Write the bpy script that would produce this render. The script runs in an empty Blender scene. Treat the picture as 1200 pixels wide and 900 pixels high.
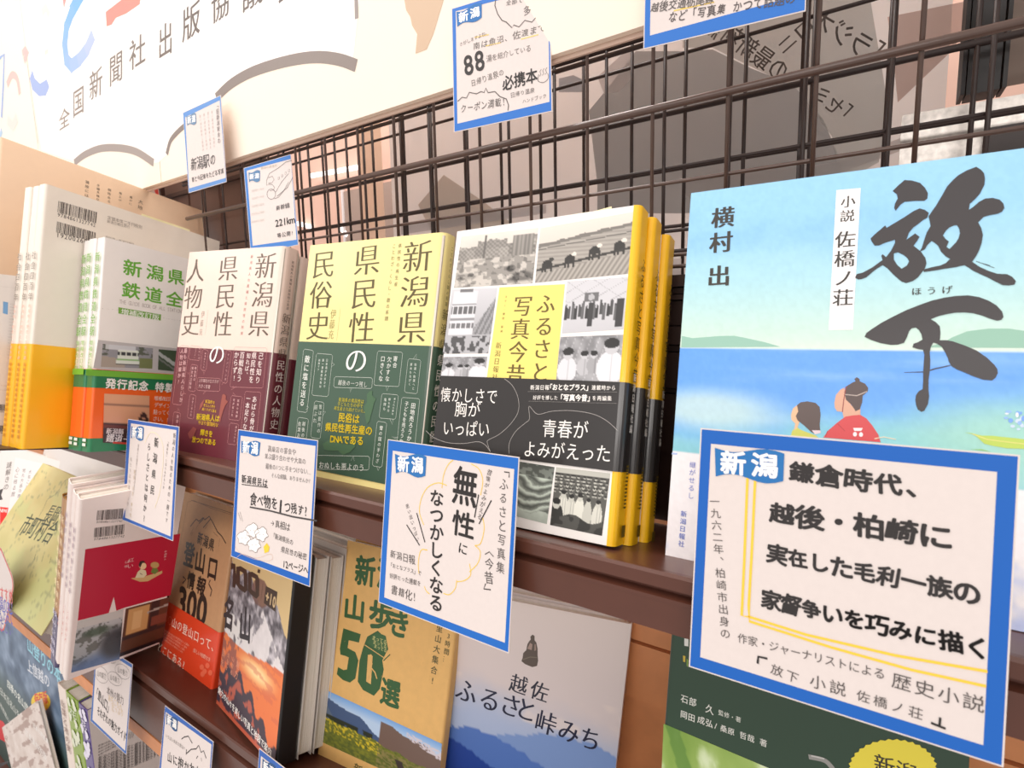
import bpy, bmesh, math, random
import numpy as np
from mathutils import Vector, Matrix
from mathutils.geometry import tessellate_polygon

S = bpy.context.scene
COL = S.collection
EYE = Vector((0, 0, 1.45))                       # camera height above the shop floor, metres
FPX = 623.617                                    # focal length in pixels of the 1200-wide frame
PITCH, YAW, ROLL = -0.12035, 0.57756, -0.0202

# ---------------------------------------------------------------- camera
def cam_axes():
    cy, sy, cp, sp = math.cos(YAW), math.sin(YAW), math.cos(PITCH), math.sin(PITCH)
    f = Vector((-sy*cp, cy*cp, sp)); r0 = Vector((cy, sy, 0)); u0 = r0.cross(f)
    c, s = math.cos(ROLL), math.sin(ROLL)
    return r0*c + u0*s, u0*c - r0*s, f
CR, CU, CF = cam_axes()
cd = bpy.data.cameras.new('camera'); cam = bpy.data.objects.new('camera', cd); COL.objects.link(cam)
cd.sensor_width = 36; cd.lens = FPX/1200*36; cd.clip_start = 0.01
cam.matrix_world = Matrix(((CR.x, CU.x, -CF.x, EYE.x), (CR.y, CU.y, -CF.y, EYE.y), (CR.z, CU.z, -CF.z, EYE.z), (0, 0, 0, 1)))
cd.dof.use_dof = True; cd.dof.focus_distance = 0.42; cd.dof.aperture_fstop = 16.0
S.camera = cam

# ---------------------------------------------------------------- world, lights, exposure
S.view_settings.view_transform = 'Standard'; S.view_settings.look = 'None'
S.view_settings.gamma = 1; S.view_settings.use_curve_mapping = False
S.view_settings.exposure = -0.42
wd = bpy.data.worlds.new('shop_air'); S.world = wd; wd.use_nodes = True
wd.node_tree.nodes['Background'].inputs[0].default_value = (1.0, 0.915, 0.87, 1)
wd.node_tree.nodes['Background'].inputs[1].default_value = 0.98
def area(name, loc, target, sx, sy, power, col):
    l = bpy.data.lights.new(name, 'AREA'); l.shape = 'RECTANGLE'; l.size = sx; l.size_y = sy; l.energy = power; l.color = col
    o = bpy.data.objects.new(name, l); COL.objects.link(o); o.location = loc
    o.rotation_euler = (Vector(target) - Vector(loc)).to_track_quat('-Z', 'Y').to_euler()
    return o
area('ceiling_tube_near', (-0.3, -1.0, 2.95), (-0.3, 0.3, 1.4), 2.6, 0.4, 13, (1.0, 0.945, 0.90))
area('ceiling_tube_left', (-1.9, -0.7, 2.9), (-0.9, 0.3, 1.5), 0.5, 1.8, 15, (1.0, 0.94, 0.885))
area('low_front_fill', (0.5, -2.6, 2.35), (-0.35, 0.3, 1.0), 3.0, 0.5, 42, (1.0, 0.955, 0.92))  # fill light added low in front to brighten the shaded lower row
area('ceiling_tube_back', (-0.5, 0.80, 2.75), (-0.45, 0.78, 1.5), 2.6, 0.28, 46, (1.0, 0.95, 0.92))

# ---------------------------------------------------------------- helpers
def lin(c):
    return tuple((v/255/12.92 if v/255 <= .04045 else ((v/255+.055)/1.055)**2.4) for v in c)
MATS = {}
def mat(name, rgb=None, rough=.5, metal=0, noise=0, nscale=40, coat=0, bump=0):
    if name in MATS: return MATS[name]
    m = bpy.data.materials.new(name); m.use_nodes = True; nt = m.node_tree; b = nt.nodes['Principled BSDF']
    b.inputs['Roughness'].default_value = rough; b.inputs['Metallic'].default_value = metal
    b.inputs['Coat Weight'].default_value = coat; b.inputs['Coat Roughness'].default_value = .12
    c = lin(rgb)
    tc = nt.nodes.new('ShaderNodeTexCoord'); nz = nt.nodes.new('ShaderNodeTexNoise'); nz.inputs['Scale'].default_value = nscale; nz.inputs['Detail'].default_value = 5
    nt.links.new(tc.outputs['Object'], nz.inputs['Vector'])
    rp = nt.nodes.new('ShaderNodeValToRGB'); k = noise
    rp.color_ramp.elements[0].position = .3; rp.color_ramp.elements[1].position = .7
    rp.color_ramp.elements[0].color = (*[v*(1-k) for v in c], 1); rp.color_ramp.elements[1].color = (*[min(1, v*(1+k)) for v in c], 1)
    nt.links.new(nz.outputs['Fac'], rp.inputs['Fac']); nt.links.new(rp.outputs['Color'], b.inputs['Base Color'])
    if bump:
        bp = nt.nodes.new('ShaderNodeBump'); bp.inputs['Strength'].default_value = bump; bp.inputs['Distance'].default_value = .001
        nt.links.new(nz.outputs['Fac'], bp.inputs['Height']); nt.links.new(bp.outputs['Normal'], b.inputs['Normal'])
    MATS[name] = m; return m
def see_through(m, k, colour=None):
    """thin paper: part of the light that reaches one side comes out at the other"""
    nt = m.node_tree; b = nt.nodes['Principled BSDF']; t = nt.nodes.new('ShaderNodeBsdfTranslucent'); x = nt.nodes.new('ShaderNodeMixShader'); o = nt.nodes['Material Output']
    nt.links.new(colour or b.inputs['Base Color'].links[0].from_socket, t.inputs['Color']); x.inputs[0].default_value = k
    nt.links.new(b.outputs[0], x.inputs[1]); nt.links.new(t.outputs[0], x.inputs[2]); nt.links.new(x.outputs[0], o.inputs['Surface'])
    return m
def ink_mat(name, rough, coat, thin=0):
    m = bpy.data.materials.new(name); m.use_nodes = True; nt = m.node_tree; b = nt.nodes['Principled BSDF']
    a = nt.nodes.new('ShaderNodeAttribute'); a.attribute_name = 'Col'
    nt.links.new(a.outputs['Color'], b.inputs['Base Color'])
    b.inputs['Roughness'].default_value = rough; b.inputs['Coat Weight'].default_value = coat; b.inputs['Coat Roughness'].default_value = .15
    if thin: see_through(m, thin, a.outputs['Color'])
    return m
INK = ink_mat('printed_ink', .45, .08)
THININK = ink_mat('print_on_thin_paper', .8, 0, .6)
MARK = ink_mat('marker_ink', .6, 0)
def page_mat():
    m = bpy.data.materials.new('page_edges'); m.use_nodes = True; nt = m.node_tree; b = nt.nodes['Principled BSDF']
    tc = nt.nodes.new('ShaderNodeTexCoord'); mp = nt.nodes.new('ShaderNodeMapping'); mp.inputs['Scale'].default_value = (6, 2600, 6)
    nz = nt.nodes.new('ShaderNodeTexNoise'); nz.inputs['Scale'].default_value = 1; rp = nt.nodes.new('ShaderNodeValToRGB')
    rp.color_ramp.elements[0].color = (*lin((196, 184, 168)), 1); rp.color_ramp.elements[1].color = (*lin((240, 234, 224)), 1)
    rp.color_ramp.elements[0].position = .35; rp.color_ramp.elements[1].position = .65
    for a, c in ((tc.outputs['Object'], mp.inputs['Vector']), (mp.outputs[0], nz.inputs['Vector']), (nz.outputs['Fac'], rp.inputs['Fac']), (rp.outputs[0], b.inputs['Base Color'])): nt.links.new(a, c)
    b.inputs['Roughness'].default_value = .8
    MATS['page_edges'] = m; return m
PAGES = page_mat()
PAPER = mat('card_paper', (223, 213, 209), .75, noise=.015, nscale=300)

def mesh_obj(name, verts, faces, m, parent=None, smooth=False):
    me = bpy.data.meshes.new(name); me.from_pydata([tuple(v) for v in verts], [], faces); me.update()
    bm = bmesh.new(); bm.from_mesh(me); bmesh.ops.recalc_face_normals(bm, faces=bm.faces); bm.to_mesh(me); bm.free()
    if smooth:
        for p in me.polygons: p.use_smooth = True
    o = bpy.data.objects.new(name, me); COL.objects.link(o); me.materials.append(m)
    if parent: o.parent = parent
    return o
def tag(o, label=None, cat=None, group=None, kind=None):
    if label: o['label'] = label
    if cat: o['category'] = cat
    if group: o['group'] = group
    if kind: o['kind'] = kind
    return o
def box_vf(x0, x1, y0, y1, z0, z1):
    v = [(x, y, z) for x in (x0, x1) for y in (y0, y1) for z in (z0, z1)]
    return v, [(0, 1, 3, 2), (4, 6, 7, 5), (0, 4, 5, 1), (2, 3, 7, 6), (0, 2, 6, 4), (1, 5, 7, 3)]
def join_vf(parts):
    V, Fc = [], []
    for v, f in parts:
        n = len(V); V += list(v); Fc += [tuple(i+n for i in q) for q in f]
    return V, Fc
def tube_vf(pts, r, n=8):
    V, Fc = [], []
    pts = [Vector(p) for p in pts]
    for i, p in enumerate(pts):
        d = (pts[min(i+1, len(pts)-1)] - pts[max(i-1, 0)]).normalized()
        a = d.orthogonal().normalized(); b = d.cross(a)
        if abs(d.x) > .5: a = Vector((0, 1, 0)); b = d.cross(a).normalized(); a = b.cross(d)
        elif abs(d.z) > .5: a = Vector((1, 0, 0)); b = d.cross(a).normalized(); a = b.cross(d)
        V += [p + a*math.cos(t)*r + b*math.sin(t)*r for t in [2*math.pi*k/n for k in range(n)]]
    for i in range(len(pts)-1):
        Fc += [(i*n+k, i*n+(k+1) % n, (i+1)*n+(k+1) % n, (i+1)*n+k) for k in range(n)]
    Fc += [tuple(range(n))[::-1], tuple(range((len(pts)-1)*n, len(pts)*n))]
    return V, Fc
def extrude_x(profile, x0, x1):
    """closed (y, z) profile swept along x"""
    n = len(profile)
    V = [(x0, y, z) for y, z in profile] + [(x1, y, z) for y, z in profile]
    Fc = [(k, (k+1) % n, n+(k+1) % n, n+k) for k in range(n)] + [tuple(range(n)), tuple(range(n, 2*n))[::-1]]
    return V, Fc

class Frame:
    """A flat face standing in the scene: origin C (lower left), u to the right, w up, n away from the reader"""
    def __init__(s, C, u, w):
        s.C, s.u, s.w = Vector(C), Vector(u).normalized(), Vector(w).normalized(); s.n = s.w.cross(s.u).normalized()
    def matrix(s):
        return Matrix(((s.u.x, s.n.x, s.w.x, s.C.x), (s.u.y, s.n.y, s.w.y, s.C.y), (s.u.z, s.n.z, s.w.z, s.C.z), (0, 0, 0, 1)))
    def uv(s, px, py):
        """where the line of sight of photograph pixel (px, py) meets this face, in metres along u and w"""
        px, py = float(px), float(py); d = (px-600)/FPX*CR - (py-450)/FPX*CU + CF
        k = (s.C-EYE).dot(s.n)/d.dot(s.n); P = EYE + d*k - s.C
        return P.dot(s.u), P.dot(s.w)
    def shifted(s, du=0, dn=0, dw=0):
        return Frame(s.C + s.u*du + s.n*dn + s.w*dw, s.u, s.w)
SHELF = {1: (.2587, -.13), 2: (.27, -.443)}
TAU = .2                                          # the shelf boards slope down towards the back
def shelf_axes(k):
    y, z = SHELF[k]
    return Vector((0, y, z)) + EYE, Vector((1, 0, 0)), Vector((0, math.cos(TAU), -math.sin(TAU))), Vector((0, math.sin(TAU), math.cos(TAU)))
def tilt(ex, ey, ez, yaw, lean, roll):
    u0 = ex*math.cos(yaw) + ey*math.sin(yaw); n0 = -ex*math.sin(yaw) + ey*math.cos(yaw)
    w0 = ez*math.cos(lean) + n0*math.sin(lean); c, s = math.cos(roll), math.sin(roll)
    return u0*c + w0*s, w0*c - u0*s
def on_shelf(k, X, s, yaw=0, lean=0, roll=0, t=0, scale=1):
    O, ex, ey, ez = shelf_axes(k); u, w = tilt(ex, ey, ez, yaw, lean, roll)
    C = O + ex*X + ey*s + ez*t
    return Frame(EYE + (C-EYE)*scale, u, w)
def free(X, Y, Z, yaw=0, lean=0, roll=0):
    u, w = tilt(Vector((1, 0, 0)), Vector((0, 1, 0)), Vector((0, 0, 1)), yaw, lean, roll)
    return Frame(Vector((X, Y, Z)) + EYE, u, w)

# ---------------------------------------------------------------- lettering and printed pictures
_tc = bpy.data.curves.new('glyph_source', 'FONT'); _to = bpy.data.objects.new('glyph_source', _tc); COL.objects.link(_to)
GL = {}
def glyph(ch, off, res):
    k = (ch, off, res)
    if k not in GL:
        _tc.body = ch; _tc.offset = off; _tc.resolution_u = res
        e = _to.evaluated_get(bpy.context.evaluated_depsgraph_get()); me = e.to_mesh()
        v = np.array([tuple(p.co)[:2] for p in me.vertices]).reshape(-1, 2); f = [tuple(p.vertices) for p in me.polygons]
        if len(v):
            cx = (v[:, 0].max()+v[:, 0].min())/2 if ord(ch) < 0x2000 else .5
            v = v - np.array([cx, .36 if ord(ch) < 0x2000 else .38])
        GL[k] = (v, f); e.to_mesh_clear()
    return GL[k]
def ring(r, n, a0=.4): return [(r*math.cos(a0+2*math.pi*k/n), r*math.sin(a0+2*math.pi*k/n)) for k in range(n)]
STY = {'g': (0, [(0, 0)]), 'b': (0, ring(.014, 2)), 'B': (0, ring(.022, 4)), 'X': (0, ring(.034, 6)), 'l': (-.012, [(0, 0)]), 'm': (-.012, [(-.017, 0), (0, 0), (.017, 0)]),
       'M': (-.004, [(-.019, 0), (0, 0), (.019, 0)]), 'h': (0, [(0, 0)]), 'H': (0, ring(.014, 3)), 'K': (0, ring(.037, 7)), 'Z': (0, [(-.030, 0), (-.01, .004), (.01, -.004), (.030, 0)]), 't': (-.014, [(0, 0)])}
class Ink:
    def __init__(s, frame, seed=1):
        s.f = frame; s.V = []; s.F = []; s.C = []; s.o = (0, 0, 1); s.z = 1; s.rnd = random.Random(seed); s.k = 0
    def at(s, ox, oy, k): s.o = (ox, oy, k); return s
    def L(s, z): s.z = z; return s
    def p(s, q): return s.f.uv(s.o[0] + q[0]/s.o[2], s.o[1] + q[1]/s.o[2])
    def add(s, pts, faces, col, cols=None):
        n = len(s.V); s.k += 1; y = -(.00006 + .00006*s.z + 3e-7*min(s.k, 180))
        s.V += [(a, y, b) for a, b in pts]; s.F += [tuple(i+n for i in f) for f in faces]
        if cols is not None: s.C += list(cols)
        else: s.C += [(*lin(col), 1)]*len(pts)
    def poly(s, pts, col, holes=()):
        loops = [[Vector((*s.p(q), 0)) for q in l] for l in (pts, *holes)]
        s.add([(v.x, v.y) for l in loops for v in l], tessellate_polygon(loops), col)
    def rect(s, a, b, c, d, col, holes=()): s.poly([a, b, c, d], col, holes)
    def uvrect(s, u0, w0, u1, w1, col): s.add([(u0, w0), (u1, w0), (u1, w1), (u0, w1)], [(0, 1, 2, 3)], col)
    def line(s, pts, w, col, closed=False, smooth=0, taper=0):
        P = [np.array(s.p(q)) for q in pts]
        a0 = np.array(s.p((pts[0][0]+1, pts[0][1]))); b0 = np.array(s.p((pts[0][0], pts[0][1]+1)))
        k = math.sqrt(max(1e-12, np.linalg.norm(a0-P[0])*np.linalg.norm(b0-P[0])))
        w = w*k/2
        if smooth:
            Q = []; n = len(P); R = range(n if closed else n-1)
            for i in R:
                p0, p1, p2, p3 = (P[(i-1) % n] if closed or i > 0 else P[0]), P[i], P[(i+1) % n], (P[(i+2) % n] if closed or i+2 < n else P[-1])
                for t in np.linspace(0, 1, smooth, endpoint=False):
                    Q.append(.5*(2*p1 + (p2-p0)*t + (2*p0-5*p1+4*p2-p3)*t*t + (3*p1-p0-3*p2+p3)*t**3))
            if not closed: Q.append(P[-1])
            P = Q
        n = len(P); A, B = [], []
        for i in range(n):
            d = (P[(i+1) % n]-P[i-1]) if closed else (P[min(i+1, n-1)]-P[max(i-1, 0)])
            d = d/(np.linalg.norm(d)+1e-12); q = np.array((-d[1], d[0]))
            ww = w*(1-taper*abs(2*i/(n-1)-1)**2) if taper and n > 1 else w
            e = (-d*w*.6 if i == 0 else d*w*.6 if i == n-1 else 0) if not closed else 0
            A.append(P[i]+q*ww+e); B.append(P[i]-q*ww+e)
        pts2 = [tuple(v) for v in A+B]
        s.add(pts2, [(i, (i+1) % n, n+(i+1) % n, n+i) for i in range(n if closed else n-1)], col)
    def disc(s, c, rx, ry, col, n=20, star=0):
        pts = []
        m = n*2 if star else n
        for i in range(m):
            k = 1-(star if i % 2 else 0); t = 2*math.pi*i/m
            pts.append((c[0]+rx*k*math.cos(t), c[1]+ry*k*math.sin(t)))
        s.poly(pts, col)
    def put(s, ch, cx, cw, du, dw, col, st, res, rot=0):
        """glyph with its cell centre at (cx,cw); du, dw: vectors of one em to the right and up"""
        off, cp = STY[st]; v, f = glyph(ch, off, res)
        if not len(v): return
        if st in 'hHKt':
            r = s.rnd; a = r.uniform(-.07, .07); k = r.uniform(.86, 1.08); sh = r.uniform(-.12, .12)
            v = np.stack([v[:, 0]*k*math.cos(a)-v[:, 1]*math.sin(a)+sh*v[:, 1], v[:, 0]*math.sin(a)+v[:, 1]*math.cos(a)*k], 1)
        if rot: v = np.stack([v[:, 1], -v[:, 0]], 1)
        for ox, oy in cp:
            q = np.array([cx, cw]) + (v[:, :1]+ox)*np.array(du) + (v[:, 1:]+oy)*np.array(dw)
            s.add([tuple(t) for t in q], f, col)
    def v(s, text, x0, y0, x1, y1, col=(60, 55, 50), st='g', asp=1, res=2, size=1.0):
        a, b = np.array(s.p((x0, y0))), np.array(s.p((x1, y1))); n = len(text)
        d = (b-a)/n; L = np.linalg.norm(d); up = -d/L; rt = np.array((up[1], -up[0])); em = L*size
        for i, ch in enumerate(text):
            c = a + d*(i+.5); rot = ch in 'ー「」『』〈〉〜…()—'
            if ch in '、。': c = c + rt*em*.55 + up*em*.55
            s.put(ch, c[0], c[1], rt*em*asp, up*em, col, st, res, rot)
    def h(s, text, x0, y0, x1, y1, col=(60, 55, 50), st='g', asp=1, res=2, size=1.0):
        a, b = np.array(s.p((x0, y0))), np.array(s.p((x1, y1)))
        wd = [(.58 if ord(ch) < 0x250 else 1) for ch in text]; tot = sum(wd)
        d = (b-a)/tot; L = np.linalg.norm(d); rt = d/L; up = np.array((-rt[1], rt[0])); em = L*size; x = 0
        for ch, w in zip(text, wd):
            c = a + d*(x+w/2); x += w
            s.put(ch, c[0], c[1], rt*em, up*em*asp, col, st, res)
    def pic(s, tl, tr, br, bl, fn, nx=60, ny=45):
        q = [np.array(s.p(t)) for t in (tl, tr, br, bl)]
        a = np.linspace(0, 1, nx+1); b = np.linspace(0, 1, ny+1); U, W = np.meshgrid(a, b)
        U, W = U.ravel(), W.ravel()
        P = ((1-U)*(1-W))[:, None]*q[0] + (U*(1-W))[:, None]*q[1] + (U*W)[:, None]*q[2] + ((1-U)*W)[:, None]*q[3]
        c = np.clip(fn(U, W), 0, 255)/255; c = np.where(c <= .04045, c/12.92, ((c+.055)/1.055)**2.4)
        c = np.concatenate([c, np.ones((len(U), 1))], 1); m = nx+1
        s.add([tuple(t) for t in P], [(j*m+i, j*m+i+1, (j+1)*m+i+1, (j+1)*m+i) for j in range(ny) for i in range(nx)], None, [tuple(t) for t in c])
    def build(s, name, parent, m=None, label=None):
        me = bpy.data.meshes.new(name); me.from_pydata(s.V, [], s.F); me.update()
        at = me.color_attributes.new('Col', 'FLOAT_COLOR', 'POINT'); at.data.foreach_set('color', np.array(s.C, dtype=np.float32).ravel())
        o = bpy.data.objects.new(name, me); COL.objects.link(o); me.materials.append(m or INK); o.parent = parent
        if label: o['label'] = label
        return o

# value noise for the printed photographs
def vnoise(x, y, seed=0):
    xi, yi = np.floor(x), np.floor(y); fx, fy = x-xi, y-yi; fx, fy = fx*fx*(3-2*fx), fy*fy*(3-2*fy)
    def h(a, b): return np.modf(np.abs(np.sin(a*127.1+b*311.7+seed*74.7)*43758.5453))[0]
    return (h(xi, yi)*(1-fx)+h(xi+1, yi)*fx)*(1-fy) + (h(xi, yi+1)*(1-fx)+h(xi+1, yi+1)*fx)*fy
def fbm(x, y, seed=0, o=4):
    r = 0; a = .5; t = 0
    for i in range(o): r = r + a*vnoise(x*2**i, y*2**i, seed+i); t += a; a *= .5
    return r/t
def mix(a, b, t): t = np.clip(t, 0, 1)[:, None]; return np.asarray(a, float)*(1-t) + np.asarray(b, float)*t
def over(base, col, m): return mix(base, np.broadcast_to(np.asarray(col, float), base.shape), m)
def sm(a, b, x): t = np.clip((x-a)/(b-a), 0, 1); return t*t*(3-2*t)
def ell(u, w, cx, cy, rx, ry, soft=.15): return 1-sm(1-soft, 1+soft, np.sqrt(((u-cx)/rx)**2+((w-cy)/ry)**2))
def bx(u, w, x0, y0, x1, y1): return ((u > x0) & (u < x1) & (w > y0) & (w < y1)).astype(float)
def grey(v, tint=(1, .985, .95)): return np.clip(v, 0, 255)[:, None]*np.array(tint)

# ---------------------------------------------------------------- book and card builders
ROOTM = {}
def root_at(name, fr, label, cat, group=None):
    r = bpy.data.objects.new(name, None); COL.objects.link(r); r.empty_display_size = .02; r.matrix_basis = fr.matrix(); ROOTM[r.name] = fr.matrix()
    return tag(r, label, cat, group)
def cover_profile(W, T, t, side, rr=.003):
    """wrap of a book cover in (x, y): front board at y 0..t, spine on one side, back board"""
    out, inn = [], []
    def arc(cx, cy, r, a0, a1, n=5): return [(cx+r*math.cos(a0+(a1-a0)*i/n), cy+r*math.sin(a0+(a1-a0)*i/n)) for i in range(n+1)]
    rr = min(rr, T*.45)
    out = [(0, 0)] + arc(W-rr, rr, rr, -math.pi/2, 0) + arc(W-rr, T-rr, rr, 0, math.pi/2) + [(0, T)]
    ri = max(rr-t, .0002)
    inn = [(0, T-t)] + arc(W-rr, T-rr, ri, math.pi/2, 0) + arc(W-rr, rr, ri, 0, -math.pi/2) + [(0, t)]
    P = out+inn
    if side == 'L': P = [(W-x, y) for x, y in P]
    return P
def extrude_z(P, z0, z1, nout):
    n = len(P); V = [(x, y, z0) for x, y in P] + [(x, y, z1) for x, y in P]
    Fc = [(k, (k+1) % n, n+(k+1) % n, n+k) for k in range(n)]
    m = nout                                      # outer points; inner points mirror them, so caps are quads
    for k in range(m-1):
        a, b, c, d = k, k+1, n-2-k, n-1-k
        Fc += [(a, b, c, d), (a+n, d+n, c+n, b+n)]
    return V, Fc
def wrap(name, W, T, t, side, z0, z1, m, parent, grow=0, rr=.003):
    P = cover_profile(W+grow, T+2*grow, t, side, rr+grow)
    if side == 'L': P = [(x-grow, y-grow) for x, y in P]
    else: P = [(x, y-grow) for x, y in P]
    V, Fc = extrude_z(P, z0, z1, len(P)//2)
    return mesh_obj(name, V, Fc, m, parent)
def book(fr, W, H, T, label, cover, side='R', group=None, band=None, thick=.0012, pages=True, rr=.003, name='book', cat='book'):
    """band = (z0, z1, material); returns the root"""
    r = root_at(name, fr, label, cat, group)
    wrap('cover', W, T, thick, side, 0, H, cover, r, 0, rr)
    if pages:
        x0, x1 = (.003, W-thick*2) if side == 'R' else (thick*2, W-.003)
        V, Fc = box_vf(x0, x1, thick, T-thick, .0025, H-.0025)
        mesh_obj('page_block', V, Fc, PAGES, r)
    if band: wrap('paper_band', W, T, .0003, side, band[0], band[1], band[2], r, .0005, rr)
    return r
def spine_frame(fr, W, T, side):
    """face of the spine, read from outside"""
    if side == 'R': return Frame(fr.C + fr.u*(W+.0006), fr.n, fr.w)
    return Frame(fr.C + fr.n*T - fr.u*.0006, -fr.n, fr.w)
def build_on(ink, name, root, m=None, label=None):
    """an ink sheet whose own frame differs from the root's"""
    o = ink.build(name, root, m, label)
    o.matrix_basis = ROOTM[root.name].inverted() @ ink.f.matrix()
    return o
BLUE = (0, 94, 186)
def card(fr, W, H, label, border, seed, cat='card', blue=BLUE, group=None, name='handwritten_card', curl=0):
    r = root_at(name, fr, label, cat, group)
    n = 10; t = .0005; V = []
    def yy(s): return -curl*(4*s*(1-s))
    for j in range(2):
        for i in range(n+1):
            for d in (0, t): V.append((W*i/n, yy(i/n)+d, H*j))
    def idx(j, i, d): return (j*(n+1)+i)*2+d
    Fc = []
    for i in range(n):
        Fc += [(idx(0, i, 0), idx(0, i+1, 0), idx(1, i+1, 0), idx(1, i, 0)), (idx(0, i, 1), idx(1, i, 1), idx(1, i+1, 1), idx(0, i+1, 1)),
               (idx(0, i, 0), idx(0, i, 1), idx(0, i+1, 1), idx(0, i+1, 0)), (idx(1, i, 0), idx(1, i+1, 0), idx(1, i+1, 1), idx(1, i, 1))]
    Fc += [(idx(0, 0, 0), idx(1, 0, 0), idx(1, 0, 1), idx(0, 0, 1)), (idx(0, n, 0), idx(0, n, 1), idx(1, n, 1), idx(1, n, 0))]
    mesh_obj('paper_sheet', V, Fc, PAPER, r)
    I = Ink(fr, seed); e = .0006; I.L(0)
    out = [(e, H-e), (W-e, H-e), (W-e, e), (e, e)]; inn = [I.f.uv(*q) for q in border]
    I.add(out+inn, [(k, (k+1) % 4, 4+(k+1) % 4, 4+k) for k in range(4)], blue)
    I.L(1)
    return r, I
def flag(I, a, b, c, d, blue=BLUE, t1=None, t2=None):
    """the small waving flag that reads 新潟; a..d its corners (tl, tr, br, bl)"""
    def P(s, t): return tuple((1-t)*((1-s)*a[i]+s*b[i]) + t*((1-s)*d[i]+s*c[i]) for i in (0, 1))
    top = [P(s, .10*math.sin(s*2*math.pi*1.0)+.04) for s in np.linspace(0, 1, 9)]
    bot = [P(s, 1-.12*math.sin(s*2*math.pi)) for s in np.linspace(1, 0, 9)]
    z = I.z; I.L(z+1).poly(top+bot, blue)
    I.L(z+2); p, q = P(.04, .5), P(.96, .5); I.h('新潟', *p, *q, col=(250, 248, 245), st='X', res=2, size=.86); I.L(z)

# ================================================================ THE SETTING
BROWN = mat('brown_enamel', (90, 52, 40), .36, noise=.05, nscale=60, coat=.12)
DARKB = mat('dark_brown_enamel', (58, 38, 32), .4, noise=.06, nscale=50, coat=.05)
WIRE = mat('wire_enamel', (84, 64, 56), .32, noise=.08, nscale=90, coat=.3)
WIRED = mat('rear_wire_enamel', (50, 37, 34), .45, noise=.08, nscale=90)
BLACK = mat('black_post', (28, 24, 24), .5, noise=.1)
ZINC = mat('zinc_plate', (196, 190, 184), .35, metal=.7, noise=.25, nscale=160, bump=.15)
WOOD = mat('light_wood_board', (214, 142, 92), .45, noise=.10, nscale=30)
EZ = EYE.z
def shelf_unit(k, X0, X1, back, lipm, steps, drop=0):
    """folded metal shelf board: sloping deck, turned-down nosing and stepped lip"""
    y, z = SHELF[k]; z += EZ; ct, st_ = math.cos(TAU), math.sin(TAU); L = (back-y)/ct
    def q(s, t): return (y + s*ct + t*st_, z - s*st_ + t*ct)
    r = bpy.data.objects.new('shelf_board', None); COL.objects.link(r); r.location = (X0, y, z); r.empty_display_size = .05
    rel = lambda P: [(a-y, b-z) for a, b in P]
    W = X1-X0
    # deck with a rounded front corner and its turned-down nose
    f = drop
    prof = rel([q(.0012, -.0003-f*.4), q(.004, -f), q(L, -f), q(L, -.0016-f), q(.005, -.0016-f), q(.0022, -.0028-f), (y+.0016, z-steps[0]-f), (y, z-steps[0]), (y-.0001, z-.0022-f*.4)])
    V, Fc = extrude_x(prof, 0, W); mesh_obj('shelf_deck', V, Fc, BROWN, r)
    a, b = steps[0], steps[1]
    prof = rel([(y+.0016, z-a+.001), (y+.0055, z-a-.0005), (y+.0055, z-b+.003), (y-.0006, z-b+.0022), (y-.0006, z-b), (y+.0075, z-b), (y+.0075, z-a+.001)])
    V, Fc = extrude_x(prof, 0, W); mesh_obj('price_rail', V, Fc, BROWN, r)
    prof = rel([(y-.0004, z-b), (y-.0004, z-steps[2]), (y+.001, z-steps[2]-.0008), (y+.012, z-steps[2]-.0008), (y+.012, z-steps[2]), (y+.001, z-steps[2]), (y+.001, z-b)])
    V, Fc = extrude_x(prof, 0, W); mesh_obj('shelf_lip', V, Fc, lipm, r)
    return r
a = shelf_unit(1, -.640, .42, .3835, BROWN, (.009, .016, .0325))
a2 = shelf_unit(1, -1.25, -.641, .3835, BROWN, (.009, .016, .0325), drop=.0125)
tag(a2, 'left end section of the upper brown shelf, under the railway and yellow books', 'shelf')
tag(a, 'upper brown metal shelf carrying the main row of upright books', 'shelf')
b = shelf_unit(2, -1.9, .5, .4495, BROWN, (.012, .022, .083))
V, Fc = box_vf(0, 2.4, -.0012, .004, -.104, -.084); mesh_obj('lit_edge_strip', V, Fc, WOOD, b, ); b.children[-1]['label'] = 'lower edge of the lip, its lit tone put into the colour'  # lit lower edge of the lip, its brightness put into a wood-orange colour
tag(b, 'lower brown metal shelf with a deep lip whose lower edge is coloured as lit', 'shelf')
# narrow pull-out ledge that carries the books overhanging the shelf at the left end
O, ex, ey, ez = shelf_axes(1)
P = [(-1.15, -.10), (-.742, -.10), (-.754, .0), (-1.15, .0)]
V = [O + ex*x + ey*s + ez*(t-.0118) for t in (0, -.0018) for x, s in P]
led = mesh_obj('ledge', V, [(0, 1, 2, 3), (4, 5, 6, 7), (0, 1, 5, 4), (1, 2, 6, 5), (2, 3, 7, 6), (3, 0, 4, 7)], DARKB)
tag(led, 'thin dark ledge under the white and yellow books at the left end', 'shelf')
O3 = Vector((-1.9, .215, EZ-.9002)); r3 = bpy.data.objects.new('shelf_board', None); COL.objects.link(r3); r3.location = O3
V, Fc = box_vf(0, 2.4, 0, .235, -.002, 0); mesh_obj('shelf_deck', V, Fc, BROWN, r3)
V, Fc = extrude_x([(0, -.0005), (0, -.05), (.002, -.05), (.002, -.0025)], 0, 2.4); mesh_obj('shelf_lip', V, Fc, BROWN, r3)
tag(r3, 'lowest brown shelf under the bottom-left upright books and magazines', 'shelf')
# slotted tread mark in the shelf deck
V = [tuple(O + ex*(x) + ey*(s) + ez*.0003) for x, s in ((-.0715, .0345), (-.068, .0345), (-.0625, .0525), (-.0665, .0535))]
mesh_obj('deck_slot', [Vector(v)-a.location for v in V], [(0, 1, 2, 3)], BLACK, a)

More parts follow.
